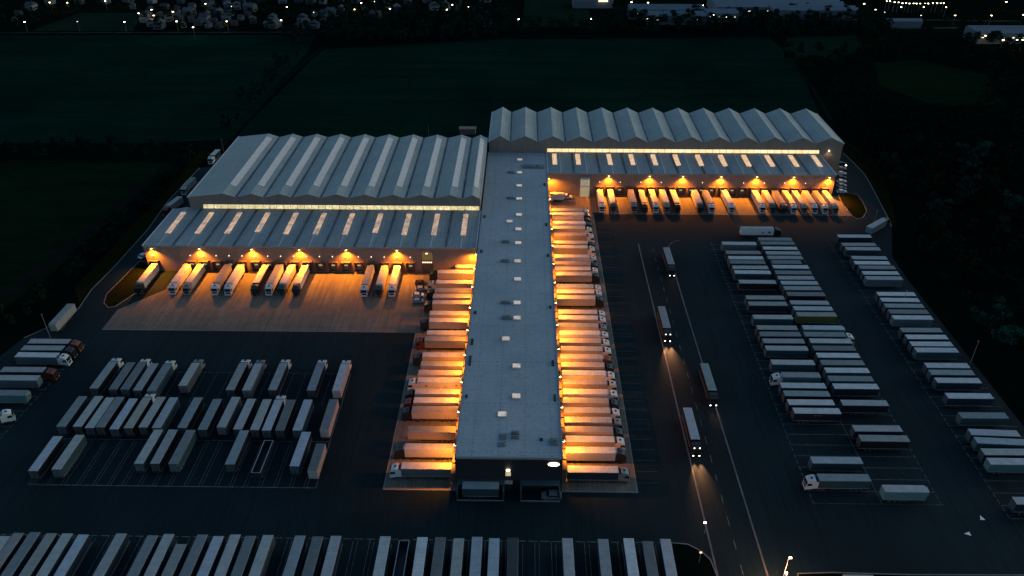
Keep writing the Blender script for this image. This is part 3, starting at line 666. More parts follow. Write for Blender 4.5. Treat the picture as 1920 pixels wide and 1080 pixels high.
def vehicle(cx, cy, ang, L, roof, side, cab=None, label='', group=None, lights=False, opened=False, graphic=None):
    """ cx,cy: centre of the cargo box; ang: heading of the cab end """
    t = empty('truck' if cab else 'semi_trailer', (cx, cy, .05), ang)
    tag(t, label, 'truck' if cab else 'trailer', group)
    def jit(c):
        k = random.uniform(.72, 1.15); return [max(.004, q * k * random.uniform(.97, 1.03)) for q in c]
    bm, cm = cargo(L)
    if opened: bm = ME['open']
    cb = link('cargo_box', bm, t); cb['roof_tone'] = jit(TONES[roof]); cb['side_tone'] = jit(SIDES[side])
    if not opened:
        dr = link('rear_door', ME['door'], cb); dr.location = (-L / 2, 0, 0); dr['side_tone'] = [min(1, q * 1.3 + .03) for q in cb['side_tone']]
    link('trailer_chassis', cm, t)
    if side in 'wc' and not opened and not graphic:
        fr_ = link('chiller_unit', ME['chill'], cb); fr_.location = (L / 2, 0, 0)
    for k in range(3):
        for s in (-1, 1):
            wh = link('wheel', ME['wheel'], t); wh.location = (-L / 2 + 1.9 + 1.31 * k, s * 1.0, .5)
    if not cab:
        for s in (-1, 1): link('landing_leg', ME['leg'], t).location = (L / 2 - 2.6, s * .8, 0)
    if cab:
        cx0 = L / 2 + .75
        ca = link('cab', ME['cab'], t); ca.location = (cx0, 0, 0); ca['side_tone'] = list(CABS[cab])
        link('windscreen', ME['screen'], ca)
        for s in (-1, 1): link('headlight', ME['headon' if lights else 'head'], ca).location = (0, s * .85, 0)
        tc = link('tractor_chassis', ME['tch'], t); tc.location = (cx0, 0, 0)
        for (xx) in (1.35, -2.35):
            for s in (-1, 1): link('wheel', ME['wheel'], t).location = (cx0 + xx, s * 1.0, .5)
        if lights and lights > 5000:
            for s in (-.75, .75): link('marker_light', ME['marker'], ca).location = (0, s, 0)
        if lights:
            for s in (-.85, .85):
                Ld = bpy.data.lights.new('headlight_beam', 'SPOT'); Ld.energy = lights; Ld.color = (1, .42, .17); Ld.spot_size = R(38); Ld.spot_blend = 1; Ld.shadow_soft_size = .15
                lo = bpy.data.objects.new('headlight_beam', Ld); col.objects.link(lo); lo.parent = ca; lo.location = (2.6, s, .9); lo.rotation_euler = (R(86), 0, -R(90))
    if graphic:
        for (xa, xb, za, zb, c_) in graphic:
            gb = MB(); n_ = 10
            pr = [((xa + xb) / 2 + (xb - xa) / 2 * math.cos(2 * math.pi * i / n_) * random.uniform(.6, 1), (za + zb) / 2 + (zb - za) / 2 * math.sin(2 * math.pi * i / n_) * random.uniform(.6, 1)) for i in range(n_)]
            sgn = graphic_side(ang)
            gb.prism(pr, sgn * 1.262 if sgn > 0 else -1.285, 1.285 if sgn > 0 else -1.262); gb.build('side_graphic', c_, cb)
    return t
def graphic_side(ang): return -1 if abs(math.cos(ang)) > .7 and math.cos(ang) > 0 else 1
def snapL(L): return 13.6 if 11.9 < L < 16 else max(6.0, round(L, 1))
side_pool = ['n', 't', 't', 'g', 'n', 'b']
def xrow(rows, cabend, rowname, group, x_snap=None, default_cab=None, z=4.05):
    """ rows: (xl, xr, v, roof, side, cab) picture positions of roof ends """
    n_ = len(rows)
    for i, r in enumerate(sorted(rows, key=lambda q: q[2])):
        xl, xr, v_, roof, side, cab = r[:6]
        ax, ay = at(xl, v_, z); bx_, by_ = at(xr, v_, z)
        L = snapL(bx_ - ax); cx = (ax + bx_) / 2
        cend = cabend
        if cab and cab[-1] == '<': cend = -1; cab = cab[:-1]
        kind = f'truck with {CN[cab]} cab' if cab else 'trailer'
        lab = f'{RN[roof]} roofed {kind}, {nth(i+1)} from back, {rowname}'
        opt = r[6] if len(r) > 6 else {}
        vehicle(cx, (ay + by_) / 2, (0 if cend > 0 else math.pi) + random.uniform(-.006, .006) + opt.get('a', 0), L, roof, side, cab, lab, group, graphic=opt.get('g'))
# --- middle block, west column
C1 = [(1355, 1417, 456, 'w', 'b', ''), (1362, 1425, 473, 'p', 'n', ''), (1366, 1431, 483, 'w', 'g', ''), (1369, 1434, 491, 'd', 'n', ''), (1374, 1440, 501, 'g', 'n', ''), (1377, 1445, 510, 'w', 't', ''),
      (1386, 1454, 528, 'g', 'k', ''), (1399, 1470, 557.5, 'g', 't', ''), (1404, 1475, 569, 'g', 'n', ''), (1412, 1486, 594, 'g', 't', ''), (1420, 1494, 614, 'g', 'n', ''), (1425, 1500.5, 626, 'd', 'n', ''),
      (1431, 1507, 639, 'g', 'k', ''), (1436.5, 1513.5, 652.5, 'w', 't', ''), (1447, 1526, 679, 'w', 't', ''), (1467, 1537, 702.5, 'g', 'c', 'w<'), (1464, 1547.5, 722.5, 'w', 'n', ''), (1471, 1554, 737.5, 't', 'k', ''),
      (1477, 1564, 754, 'w', 'n', ''), (1489, 1574, 770, 'w', 'k', '', dict(g=[(-1.2, -.3, 3.0, 3.25, RAIL), (-.2, .2, 3.0, 3.3, RAIL), (.3, 1.3, 3.0, 3.2, RAIL)])), (1521, 1616, 862.5, 'b', 't', ''), (1537, 1628, 895, 't', 't', 'w<')]
xrow(C1, 1, 'west column, right lot', 'trailers parked in the west column of the right lot')
C2 = [(1422.5, 1484, 448, 'd', 'n', ''), (1427, 1488, 455.5, 'd', 'n', ''), (1432, 1493, 465, 'w', 'n', ''), (1437.5, 1499, 474, 'g', 'n', ''), (1441.5, 1502.5, 482.5, 'g', 't', ''), (1446.5, 1502, 491, 'd', 'n', ''), (1451, 1514, 500, 'w', 't', ''),
      (1455, 1520, 510.5, 'd', 'n', ''), (1459, 1526, 520.5, 'g', 'n', ''), (1465, 1533, 530, 'b', 't', ''), (1469, 1540, 540, 'g', 't', ''), (1477, 1545, 551, 'd', 'k', ''), (1483, 1553, 567, 'g', 't', ''), (1489, 1560, 578, 'b', 't', ''),
      (1496, 1566, 589, 'y', 'y', ''), (1505, 1581, 614, 'b', 'c', ''), (1512, 1580, 626.5, 't', 't', 'w'), (1519, 1596, 639, 'w', 't', ''), (1526, 1602, 652.5, 'd', 'k', ''), (1532, 1611, 666, 'w', 'n', ''), (1540, 1619, 679.5, 'd', 't', ''),
      (1547, 1629, 694, 'w', 't', ''), (1554, 1636, 709.5, 't', 't', ''), (1563, 1646, 724, 'w', 'n', ''), (1578, 1664, 755, 'g', 'k', ''), (1600, 1690, 803, 'g', 'n', ''), (1612, 1704, 821.5, 'g', 'k', ''), (1657, 1737, 916, 'w', 'c', '')]
xrow(C2, 1, 'east column, right lot', 'trailers parked in the east column of the right lot')
C3 = [(1573, 1631, 442.5, 'w', 'n', ''), (1578, 1643, 458, 'g', 'n', ''), (1585, 1651, 466, 'w', 't', ''), (1597, 1663, 483, 'g', 'n', ''), (1605, 1665, 492.5, 'w', 'n', ''), (1612, 1677, 501, 'd', 'n', ''), (1617, 1685, 511.5, 'w', 'n', ''),
      (1623, 1692, 521, 'g', 'b', ''), (1645, 1716, 551, 'w', 'n', ''), (1652, 1723, 562, 'w', 'n', ''), (1659, 1731.5, 573, 'g', 'n', ''), (1667, 1739.5, 584, 'd', 'n', ''), (1673, 1749, 595, 'w', 'b', ''), (1689, 1765.5, 618.5, 'g', 'n', ''),
      (1699, 1776, 631.5, 'w', 'n', ''), (1707, 1786, 644.5, 'w', 'n', ''), (1716, 1796, 656, 'w', 't', ''), (1735, 1817, 685, 'w', 'n', ''), (1743, 1825.5, 698, 't', 'n', ''), (1753, 1839.5, 713, 'w', 'n', ''), (1774, 1861, 742, 'w', 'n', ''),
      (1801, 1887, 778.5, 't', 't', ''), (1818, 1910, 811, 'b', 't', '', dict(a=-.035)), (1831.5, 1921, 827, 'b', 't', '', dict(a=-.05)), (1844, 1934, 847, 'g', 'n', ''), (1855, 1947, 865, 'w', 'c', ''), (1904, 2000, 939, 'w', 'n', '')]
xrow(C3, 1, 'far right column by trees', 'trailers parked in the far right column')
DL = [(54, 131, 639.5, 'p', 'n', 'o'), (41, 120, 652, 'g', 'n', 'k'), (29, 110, 665, 'w', 'b', 'w'), (2, 85, 692.5, 'p', 'n', 'r'), (-10, 72, 708, 'g', 'b', ''), (-35, 51, 736, 't', 'c', '')]
xrow(DL, 1, 'row at far left edge', 'trucks parked at the left edge')
RR = [(1034, 1091, 392, 'g', 'w', 'w'), (1035, 1092.6, 399.5, 'w', 'w', 'k'), (1035, 1093, 407.5, 'p', 'm', 'k'), (1035.5, 1096, 416, 'w', 'w', 'k'), (1036, 1098, 425.5, 'g', 'm', 'w'), (1037, 1100, 438, 'p', 'm', 'w'), (1037, 1101, 453, 'w', 'm', 'k'), (1038, 1102.5, 461.5, 'w', 'm', 'w'),
      (1039, 1105.5, 479, 'w', 'w', 'w'), (1040, 1106, 492, 'p', 'm', 'k'), (1041, 1107.5, 502, 'w', 'm', 'w'), (1042, 1108, 512, 'w', 'm', 'k'), (1044, 1112.5, 534.7, 'g', 'm', 'w'), (1044, 1113, 545, 'w', 'm', 'w'), (1044.5, 1116, 556, 'w', 'm', 'k'), (1046, 1120, 583, 'w', 'm', 'w'),
      (1046.5, 1121, 594, 'w', 'm', 'w'), (1048, 1123, 608, 'g', 'm', 'g'), (1048, 1125, 622, 'w', 'w', 'w'), (1049, 1126, 637, 'p', 'm', 'w'), (1050, 1130, 651.7, 'g', 'm', 'w'), (1051, 1131, 666.7, 'w', 'w', 'o'), (1052, 1133, 682, 'p', 'm', 'k'), (1053, 1137, 697.5, 'w', 'w', 'w'),
      (1054, 1138, 714, 'p', 'm', 'c'), (1056, 1140, 732.5, 'w', 'w', 'w'), (1057, 1142, 749, 'g', 'm', 'k'), (1058, 1145, 767, 'w', 'm', 'w'), (1059, 1147.5, 785, 'g', 'm', 'g'), (1060, 1150, 803, 'g', 'm', 'k'), (1061, 1153, 821, 'w', 'm', 'w'), (1063, 1156.5, 841.8, 'w', 'w', 'k'), (1066, 1163, 877.8, 'w', 'n', 'g')]
rr2 = []
for (a, b_, v_, r_, s_, c_) in RR: rr2.append((a, b_, v_, r_, s_, c_))
def docked(rows, xc, sgn, rowname, group):
    for i, (v_, r_, s_, c_, *o) in enumerate(rows):
        o = o[0] if o else {}
        L = o.get('L', 13.6); y_ = at(960, v_, 4.05)[1]
        off = random.uniform(-.12, .25)
        cx = xc + sgn * (L / 2 + .0 + off)
        kind = f'truck with {CN[c_]} cab' if c_ else 'trailer'
        vehicle(cx, y_, (0 if sgn > 0 else math.pi) + random.uniform(-.004, .004), L, r_, s_, c_, f'{RN[r_]} roofed {kind}, {nth(i+1)} from back, {rowname}', group, opened=o.get('open', False), graphic=o.get('g'))
docked([(v_, r_, s_, c_) for (_, _, v_, r_, s_, c_) in RR], 12.45, 1, 'east side of central hall', 'trucks docked on the east side of the central hall')
GRF = plain('graphic_dark', (.06, .035, .03), .5)
LLr = [(499.5, 'w', 'w', '', dict(L=7.0)), (510, 'w', 'm', 'k'), (529, 'w', 'm', 'c'), (544.5, 'g', 'm', 'k'), (555.6, 'g', 'm', ''), (567.5, 'g', 'm', 'k'), (587.6, 'w', 'm', ''), (601, 'w', 'm', 'k'), (624.4, 'w', 'm', ''), (636, 'g', 'm', 'r'),
      (666, 'w', 'm', 'k'), (683, 'g', 'm', ''), (699.6, 'p', 'm', ''), (713.7, 'w', 'w', 'w', dict(g=[(-5.6, -4.9, 2.4, 3.2, GRF), (-2.4, -1.2, 2.1, 2.4, GRF), (3.6, 4.6, 2.3, 2.9, GRF)])), (735, 'w', 'm', 'k'), (751.5, 'w', 'm', 'r'), (768, 'p', 'm', 'k'),
      (806, 'd', 'm', ''), (839, 'w', 'w', 'k'), (875, 'w', 'g', 'w')]
docked(LLr, -18.75, -1, 'west side of central hall', 'trucks docked on the west side of the central hall')
# --- rows facing away in the left lot, cabs at the far end
def yrow(rows, rowname, group, heading, z=4.05, fixed=None):
    for i, r in enumerate(sorted(rows, key=lambda q: q[2] if len(q[0:4]) == 4 else q[0])):
        xn, vn, xf, vf, roof, side, cab = r[:7]; opt = r[7] if len(r) > 7 else {}
        ax, ay = at(xn, vn, z); bx_, by_ = at(xf, vf, z)
        L = snapL(by_ - ay); cx = (ax + bx_) / 2; cy = (ay + by_) / 2
        if fixed == 'far': cy = by_ - L / 2
        kind = f'truck with {CN[cab]} cab' if cab else 'trailer'
        if opt.get('open'): kind = 'open top trailer'
        vehicle(cx, cy, R(90) * heading + random.uniform(-.008, .008), L, roof, side, cab, f'{RN[roof]} roofed {kind}, {nth(i+1)} from left, {rowname}', group, opened=opt.get('open', False), lights=opt.get('lights', False))
E1 = [(175, 726, 212.5, 679.5, 'g', 'k', 'w'), (211, 729, 246, 680, 'd', 'n', ''), (232.5, 729, 267.5, 680, 'd', 't', 'w'), (257.5, 730, 289, 682.5, 'g', 'n', ''), (281, 731, 316, 684, 'd', 't', 'w'), (340, 723, 369, 680, 'w', 'g', 'g'),
      (431.5, 730, 456, 681.5, 'g', 'k', 'w'), (461.5, 729.5, 485, 683, 'g', 'g', 'g'), (510, 730, 532, 681.5, 'g', 'k', 'w'), (583, 730, 601, 683, 't', 'k', 'w'), (631, 730, 646, 684, 'w', 'm', 'w')]
yrow(E1, 'back row of left lot', 'trucks in the back row of the left lot', 1)
E2 = [(112.5, 800, 156, 742.5, 't', 'n', ''), (145, 799, 185, 743, 'g', 'k', ''), (169, 801, 205, 746, 'g', 'n', ''), (186, 801, 226, 744, 'd', 'k', ''), (212.5, 804, 251, 747.5, 'b', 'n', ''), (241, 800, 275, 747.5, 'y', 'k', 'w'), (267.5, 800, 302.5, 745, 'g', 'k', ''),
      (292.5, 802, 326, 745, 'b', 't', ''), (342.5, 801, 370, 746, 't', 'k', ''), (379, 805.5, 407.5, 748, 't', 'k', ''), (416, 799, 441, 746, 'g', 'g', ''), (446, 805, 471, 747.5, 'g', 'k', ''), (478, 806.5, 500, 748, 'g', 'k', ''), (498, 807, 524, 749, 'b', 'n', 'w'),
      (524, 807.5, 546, 749, 'd', 'k', ''), (556.5, 808, 578, 748, 'b', 't', ''), (607, 806.5, 626.5, 748, 'd', 'm', '')]
yrow(E2, 'middle row of left lot', 'trailers in the middle row of the left lot', 1)
E3 = [(62, 882.5, 107.5, 818, 'b', 'k', ''), (104, 879, 150.5, 816, 'g', 't', ''), (261.5, 868, 295.5, 806.5, 'g', 't', ''), (291, 868.5, 323.5, 806, 'g', 'k', ''), (326, 868.5, 356, 807, 'd', 't', ''), (433, 869, 456, 808, 't', 'k', ''),
      (477, 887, 504.5, 819, 'k', 'n', '', dict(open=True)), (553.5, 872, 572.5, 811.5, 'b', 'n', ''), (586, 883, 601, 831.5, 'd', 'm', '')]
yrow(E3, 'front row of left lot', 'trailers in the front row of the left lot', 1)
Fx = [(10, 1005, 'g', 'n'), (35, 999, 'p', 'k'), (66, 997.5, 't', 'n'), (97, 999.5, 'g', 'n'), (127, 1000, 'g', 't'), (157, 1002, 'b', 'n'), (228, 1000, 'g', 'n'), (286.5, 1003.5, 'd', 'n'), (317.5, 1001, 'g', 'n'), (340, 1020, 'g', 'n'), (380, 1002, 'd', 'n'),
      (410, 1005, 'b', 'n'), (442, 1002, 'g', 'n'), (470.5, 1004.5, 't', 'n'), (503, 1003, 'g', 'g'), (563, 1004, 'b', 'n'), (596.5, 1005.5, 'd', 'n'), (630.5, 1004.5, 'g', 'n'), (723, 1005.5, 'w', 'n'), (758, 1007, 'k', 'n'), (792.5, 1007, 'w', 'n'), (826, 1007, 'd', 'n'),
      (860.5, 1009, 'g', 'n'), (895, 1006.5, 'b', 'n'), (927, 1009, 'b', 'n'), (962, 1008, 'k', 'n'), (1064, 1009, 'g', 'n'), (1130.5, 1010.5, 'g', 'n'), (1178.5, 1009, 'w', 'n'), (1214, 1014.5, 'd', 'n'), (1247, 1010.5, 'w', 'n')]
for i, (u, v_, r_, s_) in enumerate(Fx):
    x, y_ = at(u, v_, 4.05)
    op = r_ == 'k' and u < 900
    vehicle(x, y_ - 6.8, R(90) + random.uniform(-.006, .006), 13.6, r_, s_, '', f'{RN[r_]} roofed trailer, {nth(i+1)} from left in the front row cut by bottom edge', 'trailers in the row along the bottom edge', opened=op)
# --- docked at the two halls, cab toward the camera
G = [(290, 265, 'w', 'w', 'k'), (352, 328, 'w', 'w', 'w'), (377.5, 355, 'w', 'w', 'g'), (428, 407.5, 'p', 'm', 'w'), (452.5, 432.5, 'w', 'w', 'w'), (500, 482, 'w', 'k', 'k'), (526, 507.5, 'p', 'w', 'w'), (549, 532, 'w', 'w', 't'), (573, 560, 'w', 'w', 'k'), (696.5, 686, 'p', 'm', 'w'), (722, 713.5, 'w', 'w', 't'), (746, 738, 'w', 'w', 'w')]
for i, (ur, uf, r_, s_, c_) in enumerate(G):
    x = at((ur + uf) / 2, 509.5, 4.05)[0]
    vehicle(x, LH_Y - 1.3 - 6.8 + random.uniform(-.3, .1), -R(90) + random.uniform(-.006, .006), 13.6, r_, s_, c_, f'{RN[r_]} roofed truck with {CN[c_]} cab, {nth(i+1)} from left, left hall', 'trucks docked at the left hall')
K = [(1123, 1127.5, 'w', 'w', 'w'), (1143, 1147.5, 'w', 'w', 't'), (1181, 1186.5, 'p', 'm', 'g'), (1201, 1205, 'p', 'k', 'k'), (1220, 1226, 'w', 'w', 'w'), (1239, 1247.5, 'w', 'm', 'g'), (1259, 1266, 'w', 'k', 'k'), (1297.5, 1311, 'w', 'w', 'k'), (1318, 1330, 'p', 'm', 'w'),
     (1355.5, 1365.5, 'w', 'w', 'w'), (1411, 1423, 'w', 'w', 'w'), (1429.7, 1442.5, 'w', 'm', 't'), (1448.5, 1462.5, 'p', 'm', 'k'), (1467, 1480, 'p', 'm', 'w'), (1485, 1499, 'w', 'w', 'g'), (1504, 1519, 'w', 'm', 'w'), (1522, 1538.5, 'p', 'm', 'w'), (1540.5, 1556.5, 'w', 'w', 'g')]
for i, (ur, uf, r_, s_, c_) in enumerate(K):
    x = at((ur + uf) / 2, 360.8, 4.05)[0]
    vehicle(x, RH_Y - 1.3 - 6.8 + random.uniform(-.3, .1), -R(90) + random.uniform(-.006, .006), 13.6, r_, s_, c_, f'{RN[r_]} roofed truck with {CN[c_]} cab, {nth(i+1)} from left, right hall', 'trucks docked at the right hall')
# --- trucks on the yard road
for (un, vn, uf, vf, r_, s_, lab, lt) in [(1258, 496, 1250, 463, 'g', 'k', 'distant grey trailer truck rolling toward camera, farthest of the four on the lane', 60), (1251, 616.5, 1240, 572.5, 'g', 'k', 'grey roofed truck with bright headlights beside the pale lane edge line', 9000),
        (1336, 732, 1320.5, 681, 't', 'k', 'truck on the right hand edge line with dim headlights', 300), (1304, 824.5, 1289, 763.5, 'b', 'k', 'nearest pale roofed truck on the lane lighting the road ahead', 9000)]:
    ax, ay = at(un, vn, 4.05); bx_, by_ = at(uf, vf, 4.05)
    vehicle((ax + bx_) / 2, (ay + by_) / 2, -R(90), snapL(by_ - ay), r_, s_, 'k', lab, 'trucks driving along the yard road', lights=lt * 2.0)
# --- loose ones
x, y_ = at(1420, 427, 4.05); vehicle(x, y_, 0, 13.6, 'w', 'w', 'k', 'white sided truck crossing behind the right parking block, black cab', graphic=[(1.6, 2.8, 2.0, 2.9, BM['teal']), (4.3, 5.8, 1.9, 3.0, BM['teal'])])
a = at(1628, 427, 4.05); b_ = at(1661, 409, 4.05); d_ = (b_[0] - a[0], b_[1] - a[1])
vehicle((a[0] + b_[0]) / 2, (a[1] + b_[1]) / 2, math.atan2(d_[1], d_[0]), 12.6, 'g', 'b', 'k', 'truck turning at an angle near the right hand yard entrance')
a = at(99, 606, 4.05); b_ = at(131.5, 571, 4.05); d_ = (b_[0] - a[0], b_[1] - a[1])
vehicle((a[0] + b_[0]) / 2, (a[1] + b_[1]) / 2, math.atan2(d_[1], d_[0]), 13.0, 'g', 'm', '', 'lone trailer angled beside the left yard kerb')
a = at(347, 347, 4.05); b_ = at(362, 332, 4.05); d_ = (a[0] - b_[0], a[1] - b_[1])
vehicle((a[0] + b_[0]) / 2, (a[1] + b_[1]) / 2, math.atan2(d_[1], d_[0]), 9.0, 'y', 'm', 'c', 'cream truck on the side road left of wide warehouse')
a = at(316, 384, 4.05); b_ = at(336, 369, 4.05); d_ = (a[0] - b_[0], a[1] - b_[1])
vehicle((a[0] + b_[0]) / 2, (a[1] + b_[1]) / 2, math.atan2(d_[1], d_[0]), 9.6, 'w', 'm', 'r', 'red cab truck on the side road beside low dock hall')
a = at(397, 291, 4.05); b_ = at(409, 280, 4.05); d_ = (a[0] - b_[0], a[1] - b_[1])
vehicle((a[0] + b_[0]) / 2, (a[1] + b_[1]) / 2, math.atan2(d_[1], d_[0]), 7.5, 'w', 'k', 'w', 'short white truck by the back left corner of wide warehouse')
x, y_ = at(1609, 1080, 3.9); vehicle(x, y_ - 1, 0, 7.0, 'w', 'g', '', 'short pale trailer cut off by the bottom right edge')
x, y_ = at(1040, 368, 2.0); vehicle(x + 1.2, 329.5, 0, 6.0, 'w', 'w', '', 'small box standing in for a lit panel in the corner beside right dock hall')  # trailer mesh stands in for an orange-lit panel here

# --- cars
def car_meshes():
    b = MB(); prof = [(-2.15, .35), (2.1, .35), (2.2, .75), (1.2, .95), (.5, 1.42), (-1.3, 1.45), (-2.05, .98), (-2.2, .8)]
    b.prism(prof, -.88, .88); body = b.mesh('body', [VCAB])
    b = MB(); b.add([(1.17, -.78, 1.0), (1.17, .78, 1.0), (.52, .72, 1.44), (.52, -.72, 1.44)], [(0, 1, 2, 3)]); b.add([(-2.0, -.78, 1.03), (-2.0, .78, 1.03), (-1.32, .72, 1.47), (-1.32, -.72, 1.47)], [(3, 2, 1, 0)])
    for s in (-1, 1): b.box(-1.7, .9, s * .885 - .01, s * .885 + .01, .98, 1.32)
    gl = b.mesh('window', GLASS)
    b = MB(); b.cyl((0, -.11, 0), (0, .11, 0), .32, n=12, mi=0); b.cyl((0, -.12, 0), (0, .12, 0), .18, n=8, mi=1); wh = b.mesh('wheel', [TYRE, RAIL])
    return body, gl, wh
CB, CG, CW = car_meshes()
def car(u, v_, ang, tone, lab, sc=1.0, group=None):
    x, y_ = at(u, v_, .9); t = empty('parked_car', (x, y_, .05), ang); t.scale = (sc, sc, sc * (1.15 if sc > 1.1 else 1)); tag(t, lab, 'car', group)
    b = link('body', CB, t); b['side_tone'] = list(tone); link('window', CG, t)
    for xx in (-1.35, 1.35):
        for s in (-1, 1): link('wheel', CW, t).location = (xx, s * .8, .32)
W_, K_, S_ = (.6, .6, .6), (.02, .02, .024), (.3, .31, .32)
for i, (v_, tn, nm) in enumerate([(306, K_, 'black'), (315, S_, 'silver'), (324, W_, 'white'), (332, K_, 'black'), (339, W_, 'white'), (346.5, S_, 'silver'), (353, K_, 'dark'), (358, W_, 'white')]):
    car(1578, v_, 0.05, tn, f'{nm} car parked at right end of dock hall, {nth(i+1)} from the back', 1.05, 'cars parked at the right end of the hall')
for i, (u, v_, tn, nm) in enumerate([(789, 529, K_, 'dark'), (790, 540, S_, 'silver'), (784, 552, W_, 'pale'), (784, 563, S_, 'grey')]):
    car(u, v_, 0.1, tn, f'{nm} car on the left apron beside docked trucks, {nth(i+1)} from the back', 1.0, 'cars on the left apron')
car(1061, 369, 0.0, W_, 'white van in the corner by right stair tower', 1.35)
car(270, 478, 1.2, W_, 'white car at the left end of left dock hall', 1.1)
car(1034, 929, R(180), (.09, .12, .135), 'grey van under the right canopy at central hall front', 1.2)
x, y_ = at(905, 925, 2.0); vehicle(-10.6, 148.6, 0, 9.6, 't', 't', '', 'teal box body standing under the left front canopy of central hall')
# bobtail tractor at left edge
x, y_ = at(8, 782, 2)
t = empty('tractor_unit', (x, y_, .05), R(30)); tag(t, 'pale tractor unit without trailer at the far left edge', 'truck')
ca = link('cab', ME['cab'], t); ca['side_tone'] = [.5, .52, .52]; link('windscreen', ME['screen'], ca); link('tractor_chassis', ME['tch'], t)
for xx in (1.35, -2.35):
    for s in (-1, 1): link('wheel', ME['wheel'], t).location = (xx, s, .5)

# --- street lamps
def street_lamp(u, v_, h, lab, glowm, energy=0, group=None, color=(1, .6, .3), head=.35, arm=(0, 0), cat='street lamp'):
    x, y_ = at(u, v_, h); t = empty('street_lamp', (x, y_, 0)); tag(t, lab, cat, group)
    b = MB(); b.cyl((arm[0], arm[1], 0), (arm[0], arm[1], h), .08, .05, 8); b.cyl((arm[0], arm[1], h), (0, 0, h + .1), .05, .05, 6); b.build('pole', STEEL, t)
    b = MB(); b.box(-head, head, -head * .6, head * .6, h - .12, h + .12); bevel(b.build('lamp_head', glowm, t), .05)
    if energy:
        L = bpy.data.lights.new('lamp_light', 'POINT'); L.energy = energy; L.color = color; L.shadow_soft_size = .3
        o = bpy.data.objects.new('lamp_light', L); col.objects.link(o); o.parent = t; o.location = (0, 0, h - .5)
YG = glow('yard_lamp_glow', (1, .85, .6), 9)
street_lamp(1322, 980, 4, 'small white lamp post beside the lane edge line', YG, 0, head=.3, arm=(.4, 0))
street_lamp(1482, 1046, 9, 'taller double lamp post near the bottom of the lane, upper head', YG, 900, color=(1, .5, .28), head=.3, arm=(-.6, -.4))
street_lamp(1474, 1074, 6.5, 'lower lamp post at the bottom edge beside the lane', YG, 6000, color=(1, .38, .16), head=.3, arm=(.3, 0))  # point light boosted to stand in for an orange glow from elsewhere
street_lamp(1314, 1036, 3.5, 'short lamp post on the grass corner island', glow('dim_lamp', (1, .55, .35), 1.2), 0, head=.3)
for i, (u, v_, h) in enumerate([(1700, 545, 7), (1835, 640, 9), (1565 + 26, 398, 4), (78, 590, 10), (465, 262, 11), (803, 236, 11), (1645, 395, 8), (415, 262, 9)]):
    x, y_ = at(u, v_, h); t = empty('mast', (x, y_, 0)); tag(t, f'thin unlit grey pole at the yard edge, number {i+1} of eight clockwise'.replace(f'number {i+1} of eight clockwise', ['beside the right trailers near the meadow', 'among trees right of the far column', 'on the right grass island', 'near the angled lone trailer', 'behind the back left warehouse corner', 'behind the middle of wide warehouse', 'beside the right entrance kerb', 'left of the short white truck'][i]), 'pole')
    b = MB(); b.cyl((0, 0, 0), (0, 0, h), .13, .07, 8); b.build('pole', STEEL, t)
    b = MB(); b.box(-.25, .25, -.12, .12, h, h + .15); b.build('cap', STEEL, t)
# brown shed behind
x, y_ = at(877, 250, 0); t = empty('shed', (x, y_, 0)); tag(t, 'small brown shed behind the wide ridged warehouse', 'shed')
b = MB(); b.box(-4.4, 4.4, -2, 2, 0, 3.0); b.build('wall', plain('brown_boards', (.20, .12, .10), .8, dirt=.6), t)
b = MB(); b.prism([(-4.7, 3.0), (4.7, 3.0), (4.7, 3.2), (-4.7, 3.2)], -2.3, 2.3); b.build('roof', plain('brown_felt', (.16, .11, .10), .8), t)

# ================================================================== TREES
LEAF = []
for i, (c1, c2) in enumerate([((.0075, .0290, .0220), (.0010, .0046, .0042)), ((.0110, .0290, .0150), (.0016, .0060, .0044)), ((.0130, .0520, .0410), (.0034, .0140, .0120))]):
    m, n, l, b = new_mat('foliage_' + 'abc'[i])
    rnd = n.new("ShaderNodeObjectInfo").outputs['Random']
    c = mixc(n, l, ramp(n, l, noise(n, l, .5, 3, obj=True), .4, .65), c1, c2)
    c = mixc(n, l, mth(n, l, 'MULTIPLY', rnd, .6), c, c2)
    l.new(c, b.inputs['Base Color']); b.inputs['Roughness'].default_value = .9; b.inputs['Specular IOR Level'].default_value = 0
    LEAF.append(m)
BARK = plain('bark', (.003, .004, .003), .95, spec=0)
def crown_arrays(h, r, nl, seed, squash=1.0):
    g_ = np.random.default_rng(seed); V = []
    nb = g_.integers(8, 13); cs = []
    for k in range(nb):
        a = g_.uniform(0, 6.28); rr = r * g_.uniform(0, .68) ; zz = h * g_.uniform(.42, .86)
        cs.append((rr * math.cos(a), rr * math.sin(a), zz, r * g_.uniform(.30, .52) * (1.15 - .5 * (zz / h - .4))))
    cs = np.array(cs); idx = g_.integers(0, nb, nl)
    d = g_.normal(size=(nl, 3)); d /= np.linalg.norm(d, axis=1)[:, None]; d[:, 2] = np.abs(d[:, 2]) * .9 - .15
    rad = cs[idx, 3] * g_.uniform(.55, 1.08, nl)
    c = cs[idx, :3] + d * rad[:, None] * np.array([1, 1, squash])
    s = g_.uniform(.22, .5, nl) * r / 3.8
    a = g_.normal(size=(nl, 3)); a /= np.linalg.norm(a, axis=1)[:, None]
    nrm = d + g_.normal(size=(nl, 3)) * .6
    u_ = np.cross(nrm, a); u_ /= np.linalg.norm(u_, axis=1)[:, None]; v2 = np.cross(nrm, u_); v2 /= np.linalg.norm(v2, axis=1)[:, None]
    q = np.stack([c + (u_ * s[:, None]), c + v2 * (s * .8)[:, None], c - u_ * s[:, None], c - v2 * (s * .8)[:, None]], 1)
    return q.reshape(-1, 3)
